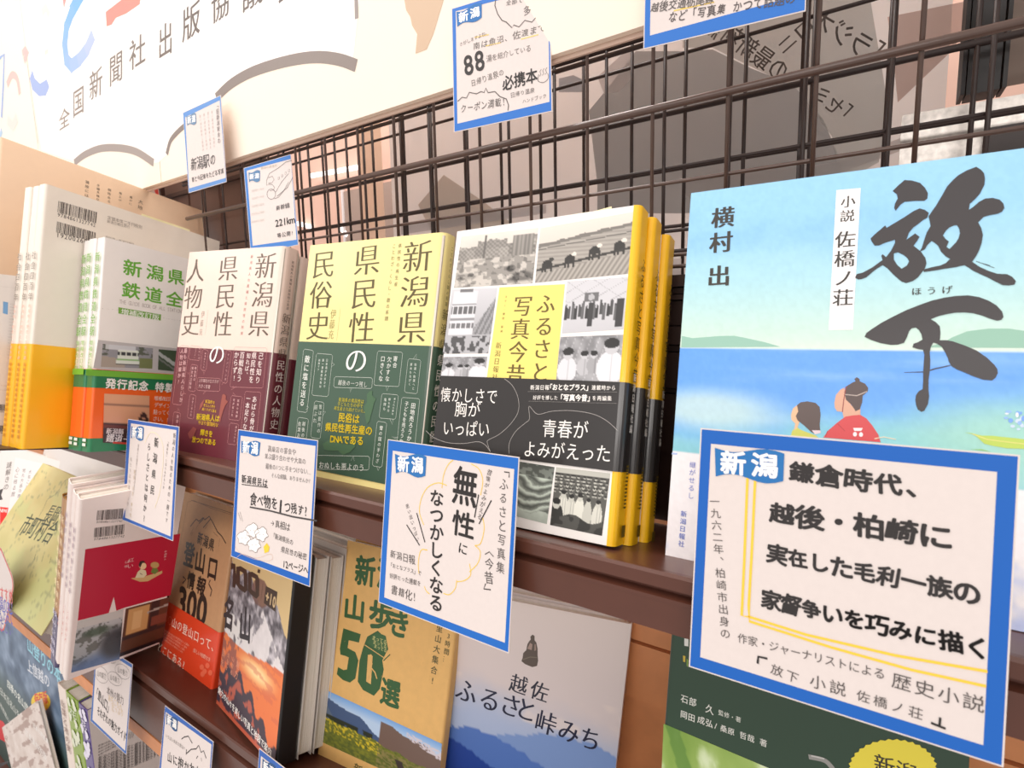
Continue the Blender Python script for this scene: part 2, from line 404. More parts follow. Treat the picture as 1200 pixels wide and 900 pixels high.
# back panels behind the rows of books
V, Fc = [], []
def slat_panel(name, X0, X1, zt, zb, Y, edges, m, label):
    r = bpy.data.objects.new(name, None); COL.objects.link(r); r.location = (X0, Y, zb+EZ)
    zs = [zt] + edges + [zb]
    for i in range(len(zs)-1):
        h0, h1 = zs[i+1], zs[i]
        v, f = box_vf(0, X1-X0, 0 if i % 2 == 0 else .004, .008, h0-zb+.0004, h1-zb-.0004)
        mesh_obj('slat', v, f, m, r)
    v, f = box_vf(0, X1-X0, .008, .012, 0, zt-zb); mesh_obj('backing_sheet', v, f, BLACK, r)
    tag(r, kind='structure')
    return r
slat_panel('wall_back', -.745, .42, .0295, -.1545, .3845, [.0205, .0156, .0114, -.0068, -.0205, -.0255, -.0522, -.056, -.1], DARKB, '')
slat_panel('wall_rear', -1.9, .5, -.166, -.484, .4505, [-.1735, -.1765, -.205, -.2075, -.240, -.2425, -.30, -.303, -.36], WOOD, '')

# ---------------------------------------------------------------- wire grids
def grid(name, label, Y, xs, zs, z0, z1, X0, X1, m, r, thickbars=(), cat='wire grid'):
    g = bpy.data.objects.new(name, None); COL.objects.link(g); g.location = (0, Y, EZ); g.empty_display_size = .03
    bar = {}
    V, Fc = tube_vf([(0, 0, z0), (0, 0, z1)], r); proto = mesh_obj('vertical_wire', V, Fc, m, g, True); proto.location.x = xs[0]
    for x in xs[1:]:
        c = proto.copy(); COL.objects.link(c); c.location.x = x
    V, Fc = tube_vf([(X0, r*1.7, 0), (X1, r*1.7, 0)], r); ph = mesh_obj('horizontal_wire', V, Fc, m, g, True); ph.location.z = zs[0]
    for z in zs[1:]:
        c = ph.copy(); COL.objects.link(c); c.location.z = z
    for z, rr, dy in thickbars:
        V, Fc = tube_vf([(X0, dy, z), (X1, dy, z)], rr, 12); mesh_obj('thick_horizontal_bar', V, Fc, m, g, True)
    tag(g, label, cat)
    return g
x0 = -.4787
grid('wire_grid', 'front brown wire grid with one thick bar above the books', .385, [x0+.05*k for k in range(-5, 13) if k != -4],
     [.0933, .0433, .0352], .031, .60, -.765, .42, WIRE, .00135, [(.1433, .0026, -.0028)])
grid('wire_grid', 'second dark wire grid just behind the front grid', .448, [-.240+.05*k for k in range(-12, 16)],
     [.170, .120, .070, .0535], .02, .2275, -.90, .45, WIRED, .0015, [(.219, .0020, 0), (.2245, .0022, 0)])
grid('wire_grid', 'third dark wire grid furthest behind the front grid', .515, [-.243+.0505*k for k in range(-14, 15)],
     [.286, .236, .136, .0845], .02, .30, -1.0, .5, WIRED, .0017, [(.186, .0026, 0)])
def rod(name, label, pts, r, m, cat):
    V, Fc = tube_vf([(p[0], p[1], p[2]+EZ) for p in pts], r, 10); return tag(mesh_obj(name, V, Fc, m, None, True), label, cat)
# wide posts between the grids
def post(label, X, Y, w, d, z0, z1, m, lips=1):
    v, f = join_vf([box_vf(X, X+w, Y, Y+d, EZ+z0, EZ+z1), box_vf(X-.0035, X-.001, Y-.002, Y+d, EZ+z0, EZ+z1), box_vf(X+w+.001, X+w+.0035, Y-.002, Y+d, EZ+z0, EZ+z1)][:3 if lips else 1])
    return tag(mesh_obj('upright_post', v, f, m), label, 'post')
post('black upright post behind the grids at the top right', .0575, .53, .0185, .02, .157, .5, BLACK)
post('narrow dark upright post behind the grids above the yellow book', -.4565, .475, .0035, .003, .0, .32, WIRED, 0)
post('dark double upright post behind the grids above the novel', -.0455, .468, .0035, .003, .06, .32, WIRED, 0)
# zinc bracket with slots, at the right
zr = bpy.data.objects.new('shelf_bracket', None); COL.objects.link(zr); zr.location = (.02, .535, EZ+.10)
v, f = box_vf(0, .15, 0, .003, 0, .052); mesh_obj('bracket_plate', v, f, ZINC, zr)
v, f = box_vf(.088, .20, -.006, -.003, .03, .072); mesh_obj('slotted_plate', v, f, ZINC, zr)
for i in range(5):
    v, f = box_vf(.0935+.008*i, .0955+.008*i, -.0066, -.0058, .036, .054 if i % 2 else .066); mesh_obj('slot', v, f, BLACK, zr)
v, f = join_vf([box_vf(.05, .11, -.01, -.004, -.02, .030), box_vf(.11, .2, -.01, -.004, -.02, .036)]); mesh_obj('bracket_arm', v, f, WIRED, zr)
tag(zr, 'zinc-plated shelf bracket with slots above the novel at the right', 'bracket')

# ---------------------------------------------------------------- what hangs behind the grids
def sheet(name, label, X0, X1, z0, z1, Y, m, cat, t=.002, kind=None, yaw=0):
    v, f = box_vf(0, X1-X0, 0, t, 0, z1-z0) if t else ([(0, 0, 0), (X1-X0, 0, 0), (X1-X0, 0, z1-z0), (0, 0, z1-z0)], [(0, 1, 2, 3)]); o = mesh_obj(name, v, f, m); o.location = (X0, Y, z0+EZ); o.rotation_euler.z = yaw
    return tag(o, label, cat, kind=kind)
GREYP = see_through(mat('poster_back_paper', (228, 238, 242), .85, noise=.03, nscale=7), .6)
PEACH = mat('peach_panel', (236, 200, 184), .8, noise=.05, nscale=3)
BEIGE = see_through(mat('beige_poster_paper', (240, 226, 208), .85, noise=.04, nscale=6), .6)
bk = sheet('hanging_poster', 'large grey-beige poster seen from the back with mirrored writing', -.60, .052, .02, .42, .60, GREYP, 'poster', 0)
I = Ink(Frame(Vector((-.60, .60, .02+EZ)), (1, 0, 0), (0, 0, 1)), 3)
I.z = 1
I.poly([(800, 60), (835, 58), (880, 80), (930, 100), (965, 140), (985, 190), (985, 240), (800, 250), (700, 250), (700, 215), (690, 130), (715, 100), (745, 60)], (175, 179, 181))
I.poly([(800, 0), (1020, 0), (1040, 120), (1030, 190), (985, 215), (975, 160), (935, 105), (880, 78), (835, 56), (800, 56)], (201, 204, 203))
I.poly([(700, 90), (742, 52), (742, 90), (725, 108), (708, 110)], (208, 208, 210)); I.poly([(655, 92), (672, 88), (684, 94), (686, 108), (655, 108)], (177, 183, 190))
I.poly([(520, 205), (565, 235), (600, 262), (520, 300), (490, 240)], (208, 204, 197)); I.poly([(1040, 20), (1140, 0), (1140, 20), (1115, 60), (1052, 120), (1046, 60)], (206, 191, 186))
I.poly([(800, 212), (980, 190), (1060, 160), (1060, 175), (980, 205), (800, 232)], (208, 207, 207)); I.poly([(470, 262), (640, 240), (640, 250), (470, 275)], (206, 207, 210))
I.z = 2
for t_, a_, b_ in (('「セミ', (1003, 141), (955, 106)), ('「ラジオ', (1043, 72), (955, 20)), ('の最新刻', (922, 88), (850, 36)), ('ロニ', (952, 24), (912, 60)), ('線局', (846, 36), (806, 10))):
    I.h(t_, a_[0], a_[1], b_[0], b_[1], (120, 116, 114), 'b', -1)
build = I.build('poster_print', bk, THININK)
build.matrix_basis = Matrix.Identity(4)
sheet('hanging_poster', 'narrow grey-beige poster hanging behind the yellow book', -.655, -.607, .03, .33, .59, BEIGE, 'poster', 0)
sheet('hanging_poster', 'grey poster behind the grid at the far right', .085, .30, .17, .42, .57, mat('grey_poster', (134, 118, 108), .8, noise=.05, nscale=8), 'poster')
sheet('notice_sheet', 'small white printed notice behind the grid beside the novel', -.23, -.12, -.02, .045, .43, mat('notice_paper', (206, 194, 190), .8, noise=.03, nscale=40), 'notice')
sheet('wall_far', None, -3.4, .8, -1.45, 1.6, 1.0, PEACH, None, kind='structure')
# lit poster frame and lamp in the aisle behind
LAMP = bpy.data.materials.new('lamp_glow'); LAMP.use_nodes = True; _b = LAMP.node_tree.nodes['Principled BSDF']; _b.inputs['Emission Color'].default_value = (1, .99, .97, 1); _b.inputs['Emission Strength'].default_value = 2.2
GREYB = mat('grey_notice_board', (178, 160, 150), .6, noise=.06, nscale=9)
nb = sheet('notice_board', 'grey notice board in the aisle seen through the grid', -1.17, -.905, .10, .345, .985, GREYB, 'board')
for x_ in (-.075, -.268):
    v, f = box_vf(.27+x_, .276+x_, -.004, .004, 0, .25); mesh_obj('frame_edge', v, f, mat('white_frame', (245, 245, 248), .3, noise=.01), nb)
def lampbar(label, p, q, Y, r):
    a_, b_ = [(EYE + ((x-600)/FPX*CR - (y-450)/FPX*CU + CF)*(Y/((x-600)/FPX*CR - (y-450)/FPX*CU + CF).y)) for x, y in (p, q)]
    V, Fc = tube_vf([a_, b_], r, 8); tag(mesh_obj('light_tube', V, Fc, LAMP, None, True), label, 'lamp')
lampbar('upper light tube glowing through the grid', (365, 206), (425, 195), .978, .006)
lampbar('lower light tube glowing through the grid, beside the bullet-train card', (349, 262), (365, 266), .990, .006)
lampbar('small light tube glowing just above the yellow book', (401, 268), (409, 276), .990, .008)
sheet('purple_book', 'purple book standing in the aisle, seen through the grid above the yellow book', -.875, -.845, .05, .175, .88, mat('purple_cover', (120, 84, 130), .5, noise=.25, nscale=60), 'book', .12)
v, f = box_vf(-1.2, -.75, .86, 1.0, EZ+.04, EZ+.05); tag(mesh_obj('wall_shelf', v, f, mat('grey_brown_panel', (112, 90, 82), .4, noise=.05)), 'narrow wall shelf in the aisle behind the grids, under the purple book', 'shelf')
# dark gondola end seen between the tan book and the bullet-train card
ge = bpy.data.objects.new('gondola_end', None); COL.objects.link(ge); ge.location = (-1.03, .47, EZ-.1)
for i, (xx, ww, m_) in enumerate(((-.12, .045, DARKB), (-.065, .018, mat('white_upright', (226, 214, 206), .4, noise=.02)), (-.04, .05, DARKB), (.02, .075, mat('grey_brown_panel', (112, 90, 82), .4, noise=.05)), (.105, .085, mat('grey_brown_panel')), (.20, .10, mat('grey_brown_panel')))):
    v, f = box_vf(xx, xx+ww, .002*(i % 2), .012, 0, .40); mesh_obj('end_panel', v, f, m_, ge)
for z_ in (.205, .315):
    v, f = box_vf(-.12, .30, -.003, .001, z_, z_+.006); mesh_obj('cross_rail', v, f, DARKB, ge)
tag(ge, 'dark brown end of the next shelf unit behind the tan book', 'shelf unit')

# ---------------------------------------------------------------- the sign board over the shelves
BOARD = mat('sign_board_face', (250, 234, 218), .7, noise=.012, nscale=5)
BF = Frame(Vector((-1.46, .3735, .195+EZ)), (1, 0, 0), (0, 0, 1))
sb = root_at('sign_board', BF, 'large cream sign board with brush lettering hanging over the shelf', 'sign')
for i, (a_, b_) in enumerate(((0, .225), (.2265, .6535), (.655, 1.50))):
    v, f = box_vf(a_, b_, 0, .006, 0, .62); mesh_obj('board_panel', v, f, BOARD, sb)
v, f = box_vf(.0, 1.50, .0055, .0075, -.0035, .02); mesh_obj('bottom_rim', v, f, mat('board_rim', (206, 180, 164), .6, noise=.02), sb)
I = Ink(BF, 5); WH = (255, 248, 243); GR = (134, 122, 116)
I.poly([(175, 0), (186, 190), (197, 180), (204, 160), (215, 147), (246, 118), (258, 111), (278, 95), (305, 82), (335, 73), (366, 67), (392, 68), (413, 78), (421, 0), (421, -40), (172, -40)], WH)
I.poly([(26, -30), (30, 40), (40, 120), (49, 176), (88, 189), (100, 181), (115, 174), (140, 173), (160, 177), (180, 191), (187, 190), (173, -30)], WH)
I.L(2)
I.line([(196, 179), (200, 165), (208, 155), (217, 147)], 4.5, GR, smooth=4); I.line([(255, 113), (270, 99), (292, 86), (320, 76), (350, 69), (375, 67), (398, 70), (415, 76)], 8.5, GR, smooth=6)
I.line([(88, 190), (100, 181), (118, 174), (140, 173.5), (160, 178), (179, 190)], 5, (160, 148, 142), smooth=6)
I.line([(417, -30), (418, 20)], 5.5, (150, 140, 134)); I.line([(30, 60), (38, 120), (45, 168)], 1, (200, 196, 190))
I.poly([(474, 0), (476, 12), (481, 20), (483, 30), (489, 40), (487, 63), (500, 58), (508, 40), (513, 23), (520, 0), (520, -30), (474, -30)], (206, 178, 150))
for ch, x, y, w, h in (('全', 75.5, 139, 13, 27), ('国', 92, 119, 14, 38), ('新', 112.5, 98, 16, 40), ('聞', 136, 80, 17, 42), ('社', 161, 61, 20, 42), ('出', 194, 47, 18, 46), ('版', 224, 25, 22, 46), ('協', 258, 4, 22, 46), ('議', 296, -12, 26, 50), ('会', 337, -22, 28, 50)):
    a_ = np.array(I.p((x-w/2, y+w*.33))); b_ = np.array(I.p((x+w/2, y-w*.33))); c_ = np.array(I.p((x, y))); t_ = np.array(I.p((x, y-h/2))); e_ = np.array(I.p((x, y+h/2)))
    k = min(1, max(0, (x-70)/160)); col = tuple(int(150*(1-k)+96*k) for _ in range(1)) + tuple(int(c1*(1-k)+c2*k) for c1, c2 in ((138, 86), (128, 80)))  # letters paler to the left: overexposure put into the ink colour
    I.put(ch, c_[0], c_[1], (b_-a_)*1.0, (t_-e_)*.92, col, 'b', 3)
RED = (236, 108, 96)
I.poly([(124, 14), (150, -6), (166, -12), (164, 5), (148, 16), (136, 21), (131, 29), (125, 31)], (250, 136, 124)); I.poly([(73, -5), (79, -5), (75, 10)], (240, 150, 146))
qs = [(96, -8), (85, 12), (78, 32), (76, 52), (78, 70), (84, 77), (93, 70), (102, 58), (108, 44)]
for i in range(len(qs)-1):
    t = i/(len(qs)-2); c = [int((1-t)*a_+t*b_) for a_, b_ in zip((118, 172, 220), (176, 190, 232))]
    I.line([qs[i], qs[i+1]], 10 if i > 0 else 12, c)
I.poly([(38, 82), (41, 92), (47, 98), (55, 93), (58, 102), (54, 112), (46, 113), (38, 105), (35, 92)], (160, 178, 222))
I.line([(-2, 70), (5, 64), (4, 100), (2, 136)], 3.5, (158, 180, 220)); I.line([(9, 98), (14, 88), (20, 92), (23, 108)], 5, (248, 190, 184), smooth=4); I.line([(10, 142), (15, 148), (19, 140)], 7, (252, 220, 212))
I.line([(50, 14), (54, 9), (57, 16)], 6, (250, 216, 210)); I.line([(27, 62), (30, 58), (33, 60), (29, 70)], 5, (248, 190, 186)); I.line([(0, 160), (2, 154)], 4, (180, 204, 226)); I.line([(53, 62), (56, 60)], 3, (252, 214, 206))
I.build('brush_lettering', sb)

# ================================================================ BOOKS ON THE UPPER SHELF
def cm(name, rgb, rough=.38, coat=.3, noise=.01): return mat(name, rgb, rough, coat=coat, noise=noise, nscale=120)
YELC = cm('pale_yellow_jacket', (246, 230, 156)); GREENB = cm('deep_green_band', (64, 92, 75)); PINKC = cm('pink_beige_jacket', (240, 216, 202))
MAROON = cm('maroon_band', (108, 44, 56)); WHITEC = cm('white_jacket', (246, 242, 238)); SUNY = cm('sun_yellow_spine', (252, 196, 20)); BLKB = cm('black_band', (44, 42, 42), .3, .5)
DK = (52, 48, 42); WHT = (250, 246, 240)

# --- the novel (rightmost)
F_ = on_shelf(1, -.0878, .0357, .0241, .0013, .0027); W, H, T = .156, .2145, .016
nv = book(F_, W, H, T, 'large novel with a watercolour seascape cover and black brush title', cm('novel_jacket', (214, 232, 240)), 'R', thick=.0006)
I = Ink(F_, 11)
def seascape(u, w):
    n = fbm(u*9, w*14, 3); f = fbm(u*90, w*110, 7, 2)
    c = mix((152, 208, 244), (150, 206, 240), w*3)
    c = mix(c, (176, 222, 232), sm(.08, .30, w)); c = mix(c, (206, 232, 218), sm(.24, .44, w))
    c = over(c, (132, 190, 244), .55*sm(.45, .75, fbm(u*3+w*2, w*7, 1))*(1-sm(.12, .28, w)))
    c = over(c, (228, 240, 226), .5*sm(.40, .44, w))
    sea = mix((92, 158, 246), (104, 170, 248), w); sea = over(sea, (150, 196, 252), .6*sm(.45, .8, fbm(u*2.5, w*26, 9)))
    sea = mix(sea, (142, 210, 220), sm(.56, .70, w+.12*(u-.3)+.05*(n-.5))); sea = over(sea, (208, 232, 226), .8*ell(u, w, .12, .60, .22, .05, .6))
    sea = over(sea, (204, 230, 226), .7*ell(u, w, .62, .705, .3, .03, .7)); sea = over(sea, (176, 222, 196), .6*ell(u, w, .95, .62, .22, .08, .7))
    c = np.where((w > .437)[:, None], sea, c)
    low = np.full((len(u), 3), (246, 242, 244.)); low = over(low, (176, 194, 244), .75*sm(.52, .68, fbm(u*6, w*9, 21)) * sm(.80, .88, w)); c = np.where((w > .722)[:, None], low, c)
    return c + (f*10-5)[:, None]
def edge(fr, W, H):   # pixel-free full-face picture
    return fr
def facepic(I, W, H, fn, nx, ny, z0=0, z1=None):
    """picture over the full width between heights z0 and z1"""
    z1 = H if z1 is None else z1; a = np.linspace(0, 1, nx+1); b = np.linspace(0, 1, ny+1); U, V = np.meshgrid(a, b); U, V = U.ravel(), V.ravel()
    c = np.clip(fn(U, V), 0, 255)/255; c = np.where(c <= .04045, c/12.92, ((c+.055)/1.055)**2.4); m = nx+1
    I.add([(u*W, z1-(z1-z0)*v) for u, v in zip(U, V)], [(j*m+i, j*m+i+1, (j+1)*m+i+1, (j+1)*m+i) for j in range(ny) for i in range(nx)], None, [tuple(t)+(1,) for t in c])
I.L(0); facepic(I, W-.0006, H, seascape, 150, 180)
I.at(780, 160, 2.857).L(1)
I.poly([(55, 668), (90, 675), (130, 672), (180, 668), (230, 667), (280, 677), (330, 688), (385, 704), (52, 706)], (150, 196, 178)); I.poly([(870, 706), (930, 690), (960, 672), (1010, 652), (1080, 643), (1150, 643), (1230, 655), (1230, 708)], (146, 192, 172))
I.L(2)
I.poly([(572, 180), (653, 173), (627, 647), (546, 648)], (250, 246, 246))
I.L(3)
I.v('小説', 612, 194, 607, 290, DK, 'M', res=3, size=.88); I.v('佐橋ノ荘', 603, 312, 592, 572, DK, 'M', res=3, size=.92)
I.v('横', 194, 235, 190, 306, DK, 'Z', res=4, size=1.02); I.v('村', 187, 318, 184, 390, DK, 'Z', res=4, size=1.02); I.v('出', 180, 430, 177, 503, DK, 'Z', res=4, size=1.02)
I.h('ほうげ', 815, 520, 968, 512, DK, 'M', res=3, size=.72)
BR = (54, 50, 52)
I.poly([(760, 183), (778, 165), (800, 146), (825, 148), (852, 156), (868, 172), (878, 190), (876, 208), (866, 216), (835, 216), (800, 219), (786, 229), (770, 249), (765, 240), (768, 225), (777, 208), (774, 194)], BR)
I.poly([(686, 342), (700, 328), (735, 298), (740, 306), (770, 288), (800, 270), (830, 250), (850, 241), (868, 246), (881, 256), (876, 272), (862, 280), (850, 290), (828, 306), (815, 322), (806, 346), (835, 325), (850, 336), (842, 350), (830, 366), (855, 386), (870, 408), (873, 425), (868, 442), (845, 472), (828, 484), (805, 491), (790, 486), (780, 478), (760, 460), (742, 441), (727, 431), (708, 442), (690, 456), (672, 472), (655, 478), (645, 479), (634, 473), (640, 461), (660, 456), (690, 440), (726, 414), (722, 400), (726, 394), (738, 404), (755, 382), (768, 356), (768, 346), (735, 356), (715, 365), (700, 366), (690, 352)], BR,
       [[(764, 392), (778, 388), (795, 396), (808, 406), (815, 418), (808, 432), (790, 443), (775, 430), (764, 412)]])
I.poly([(850, 386), (858, 372), (866, 345), (874, 322), (887, 300), (884, 284), (880, 268), (892, 250), (905, 232), (924, 200), (942, 168), (960, 148), (980, 130), (1008, 114), (1040, 102), (1056, 112), (1066, 124), (1069, 142), (1067, 162), (1052, 192), (1036, 210), (1018, 226), (1015, 246), (1030, 236), (1048, 220), (1070, 208), (1095, 206), (1118, 212), (1130, 224), (1134, 240), (1126, 252), (1112, 259), (1085, 264), (1064, 270), (1046, 288), (1056, 306), (1062, 330), (1058, 356), (1050, 380), (1040, 400), (1026, 420), (1050, 436), (1080, 450), (1110, 460), (1142, 461), (1160, 470), (1172, 484), (1168, 496), (1150, 499), (1128, 498), (1100, 484), (1078, 472), (1055, 462), (1030, 450), (1015, 440), (1000, 431), (970, 438), (935, 443), (900, 449), (865, 454), (862, 446), (890, 438), (920, 432), (938, 424), (952, 410), (938, 402), (922, 386), (912, 366), (900, 356), (890, 350), (876, 364), (868, 378)], BR,
       [[(928, 332), (938, 316), (950, 305), (966, 298), (976, 298), (983, 310), (985, 325), (980, 342), (972, 355), (950, 377), (940, 370), (948, 352), (938, 344)]])
for a_ in ((1040, 418, 1100, 440), (905, 352, 930, 372), (1060, 425, 1085, 432)): I.line([a_[:2], a_[2:]], 1.6, BR)
I.poly([(666, 671), (672, 658), (690, 645), (722, 624), (760, 604), (805, 582), (850, 564), (890, 550), (932, 540), (970, 534), (1012, 532), (1050, 538), (1082, 550), (1108, 566), (1126, 586), (1131, 604), (1124, 614), (1110, 617), (1085, 610), (1060, 600), (1030, 592), (1000, 589), (970, 590), (940, 595), (912, 602), (888, 612), (905, 622), (918, 636), (920, 658), (918, 682), (940, 682), (962, 686), (1002, 700), (1040, 716), (1075, 740), (1100, 764), (1110, 778), (1112, 792), (1104, 808), (1092, 817), (1062, 814), (1030, 803), (1000, 790), (975, 780), (958, 770), (948, 755), (944, 740), (934, 720), (924, 704), (908, 694), (896, 690), (888, 704), (884, 722), (886, 750), (885, 780), (880, 815), (880, 850), (882, 870), (878, 896), (866, 918), (856, 922), (844, 914), (838, 898), (836, 882), (838, 866), (848, 852), (860, 846), (862, 818), (862, 790), (864, 760), (866, 732), (862, 714), (846, 712), (826, 706), (830, 694), (846, 688), (860, 680), (856, 662), (848, 648), (838, 640), (824, 642), (815, 652), (808, 672), (798, 691), (778, 697), (755, 698), (720, 692), (690, 682)], BR)
I.line([(800, 790), (870, 788), (900, 778), (945, 768), (962, 764)], 4.5, BR, taper=.6)
I.at(780, 400, 2.857)
I.L(2)
I.poly([(418, 320), (424, 300), (438, 285), (450, 295), (475, 305), (500, 314), (512, 322)], (206, 206, 96)); I.poly([(421, 262), (420, 246), (426, 225), (440, 214), (452, 220), (448, 270), (442, 288), (430, 300), (434, 275)], (234, 190, 150))
I.poly([(440, 214), (452, 204), (475, 201), (502, 206), (516, 220), (519, 245), (516, 280), (518, 300), (500, 310), (488, 304), (464, 282), (442, 265), (436, 250), (444, 235)], (92, 76, 72)); I.poly([(490, 298), (518, 298), (520, 306), (500, 312)], (232, 210, 216))
I.poly([(565, 205), (570, 180), (585, 162), (598, 155), (612, 190), (622, 215), (652, 222), (652, 252), (596, 256), (592, 236), (574, 234), (566, 222)], (222, 172, 146))
I.poly([(598, 170), (606, 150), (626, 138), (636, 134), (632, 126), (640, 120), (649, 126), (650, 134), (668, 142), (678, 156), (677, 168), (660, 182), (658, 205), (650, 228), (636, 234), (622, 212), (604, 196)], (86, 70, 68)); I.line([(600, 178), (640, 182), (674, 168)], 3, (196, 180, 172)); I.line([(604, 152), (596, 200), (592, 236)], 3, (150, 60, 60))
I.poly([(528, 322), (545, 298), (575, 272), (602, 252), (625, 248), (652, 246), (672, 258), (692, 282), (712, 312), (720, 338)], (214, 74, 78))
I.L(3); I.poly([(628, 290), (660, 290), (655, 300), (632, 300)], (250, 240, 240)); I.disc((634, 311), 7, 8, (250, 240, 240), 8); I.disc((654, 312), 7, 8, (250, 240, 240), 8); I.line([(575, 275), (600, 300)], 2, (180, 54, 60)); I.line([(535, 318), (542, 300)], 2, (180, 54, 60))
I.line([(700, 326), (730, 320), (770, 328)], 3, (240, 220, 190))
I.at(1000, 400, 6).L(2)
I.poly([(780, 640), (830, 645), (900, 662), (980, 664), (1080, 675), (1150, 682), (1300, 700), (1300, 790), (1200, 756), (1080, 752), (980, 735), (920, 720), (850, 655)], (190, 214, 92)); I.L(3).line([(840, 652), (940, 690), (1100, 710), (1280, 730)], 8, (226, 224, 130)); I.line([(830, 760), (900, 762), (960, 775)], 10, (150, 200, 110), taper=.9)
for k in range(26): I.disc((I.rnd.uniform(1070, 1260), I.rnd.uniform(490, 620)), I.rnd.uniform(8, 24), I.rnd.uniform(7, 20), I.rnd.choice([(120, 168, 240), (206, 224, 250), (232, 240, 250), (150, 190, 246)]), 7)
I.at(780, 400, 2.857).L(3)
I.v('継がせるし', 92, 400, 84, 530, (120, 130, 200), 'g', size=.85); I.v('新潟日報社', 62, 565, 52, 690, (96, 116, 196), 'b', size=.85)
I.L(1); I.poly([(22, 372), (40, 374), (38, 380), (20, 378)], (180, 200, 240)); I.disc((1180, 1040), 30, 26, (250, 250, 252)); I.L(2).line([(1206+12*math.cos(t), 830+20*math.sin(t)) for t in np.linspace(-1.5, 1.9, 9)], 2.5, (60, 90, 190))
I.build('cover_print', nv)

# --- the photograph book with yellow spine
F_ = on_shelf(1, -.2548, .0168, .0106, .0406, .0142); W, H, T = .1421, .2061, .0165
BZ = (F_.uv(716, 552)[1], F_.uv(620, 444)[1])
def photocopy(fr, label, lead):
    b = book(fr, W, H, T, label, WHITEC, 'R', 'copies of the photograph book', thick=.001, rr=.0035)
    wrap('spine_cover', .0045, T, .0003, 'R', 0, H, SUNY, b, .0003, .0035).location.x = W-.0044
    wrap('paper_band', W, T, .0003, 'R', BZ[0], BZ[1], BLKB, b, .0008, .004)
    sf = spine_frame(fr, W, T, 'R').shifted(0, -.0012); J = Ink(sf, 4)
    for ch, k in zip('ふるさと写真今昔', range(8)):
        J.put(ch, T*.5, .158-.0098*k+.012, (.0078, 0), (0, .0095), (70, 60, 20), 'b', 2)
    for k, ch in enumerate('新潟日報社編'): J.put(ch, T*.5, .100-.0062*k, (.005, 0), (0, .0056), (230, 226, 220), 'b', 1)
    for k in range(12): J.uvrect(T*.35, .046-.0022*k, T*.6, .0472-.0022*k, (110, 90, 20))
    J.uvrect(T*.35, .005, T*.7, .012, (110, 90, 20))
    build_on(J, 'spine_lettering', b)
    return b
pb = photocopy(F_, 'white photograph book of black-and-white photos, front copy with black band', True)
photocopy(F_.shifted(.0035, T+.0012, -.001), 'yellow-spined photograph book, middle copy behind the front one', False)
photocopy(F_.shifted(.0075, 2*T+.0030, -.006), 'yellow-spined photograph book, rearmost copy next to the wire grid', False)
I = Ink(F_, 12); I.z = 1
def ph_town(u, w):
    v = 214-60*w+14*fbm(u*5, w*5, 2)
    sky = .10+.10*(vnoise(u*9, u*0, 3) > .5)+.06*vnoise(u*22, u*0, 4)
    b = (w > sky) & (w < .48); v = np.where(b, 128+46*vnoise(np.floor(u*9), np.floor(w*7), 6)-26*((np.floor(u*34)+np.floor(w*26)) % 2), v)
    v = np.where(bx(u, w, .70, .08, .96, .62) > 0, 120+30*((np.floor(u*40)) % 2)-20*w, v); v = np.where(bx(u, w, .33, .02, .37, .5) > 0, 96, v)
    g = w > .46; v = np.where(g, 196-50*(vnoise(u*15, w*13, 8) > .55)-30*(vnoise(u*26, w*22, 5) > .6), v); v = v-90*ell(u, w, .72, .70, .05, .06, .3)-60*ell(u, w, .86, .86, .13, .09, .3)-40*ell(u, w, .12, .8, .16, .06, .4); return grey(v+8, (1, .97, .93))
def ph_field(u, w):
    hz = .34-.15*u; v = np.where(w < hz, 226-30*w, 172+12*np.sin((w-.1*u)*90)*(w < .8)+10*fbm(u*14, w*14, 2)-12)
    v = np.where(w > .80-.2*u+.04, 160+26*np.sin((u*1.6+w*.6)*70), v); v = np.where((w > hz-.02-.03*vnoise(u*26, u*0, 3)) & (w < hz+.03), 120, v); v = np.where(np.abs(w-.78+.20*u) < .022, 58, v); v = np.where(np.abs(w-.40+.08*u) < .008, 96, v)
    for cx, cy in ((.12, .68), (.37, .64), (.63, .55), (.88, .52)):
        v = np.where(ell(u, w, cx, cy, .055, .075, .1) > .5, 46, v); v = np.where(ell(u, w, cx+.045, cy-.075, .028, .034, .1) > .5, 60 if cx < .2 else 232, v)
        for dx in (-.045, -.01, .05): v = np.where((np.abs(u-cx-dx) < .011) & (w > cy) & (w < cy+.15), 50, v)
    return grey(v, (1, .965, .92))
def ph_building(u, w):
    v = 214-40*w; cyl = bx(u, w, .05, .02, .60, .72) > 0; v = np.where(cyl, 236-40*np.abs(u-.3), v)
    v = np.where(bx(u, w, .05, .26, .60, .40)*((u*9 % 1) < .74) > 0, 104, v); v = np.where(bx(u, w, .05, .52, .60, .62)*((u*9 % 1) < .8) > 0, 120, v); v = np.where(cyl & ((np.abs(w-.24) < .012) | (np.abs(w-.47) < .012)), 150, v)
    v = np.where((u > .6) & (w > .75-1.2*(u-.5)) & (w < .72), 126+36*(np.sin((u+w*.5)*60) > 0), v); v = np.where(w > .72, np.where(vnoise(u*16, w*14, 4) > .52, 84, 186), v)
    v = np.where(bx(u, w, .2, -.1, .5, .05) > 0, 120, v); return grey(v, (.98, .98, 1))
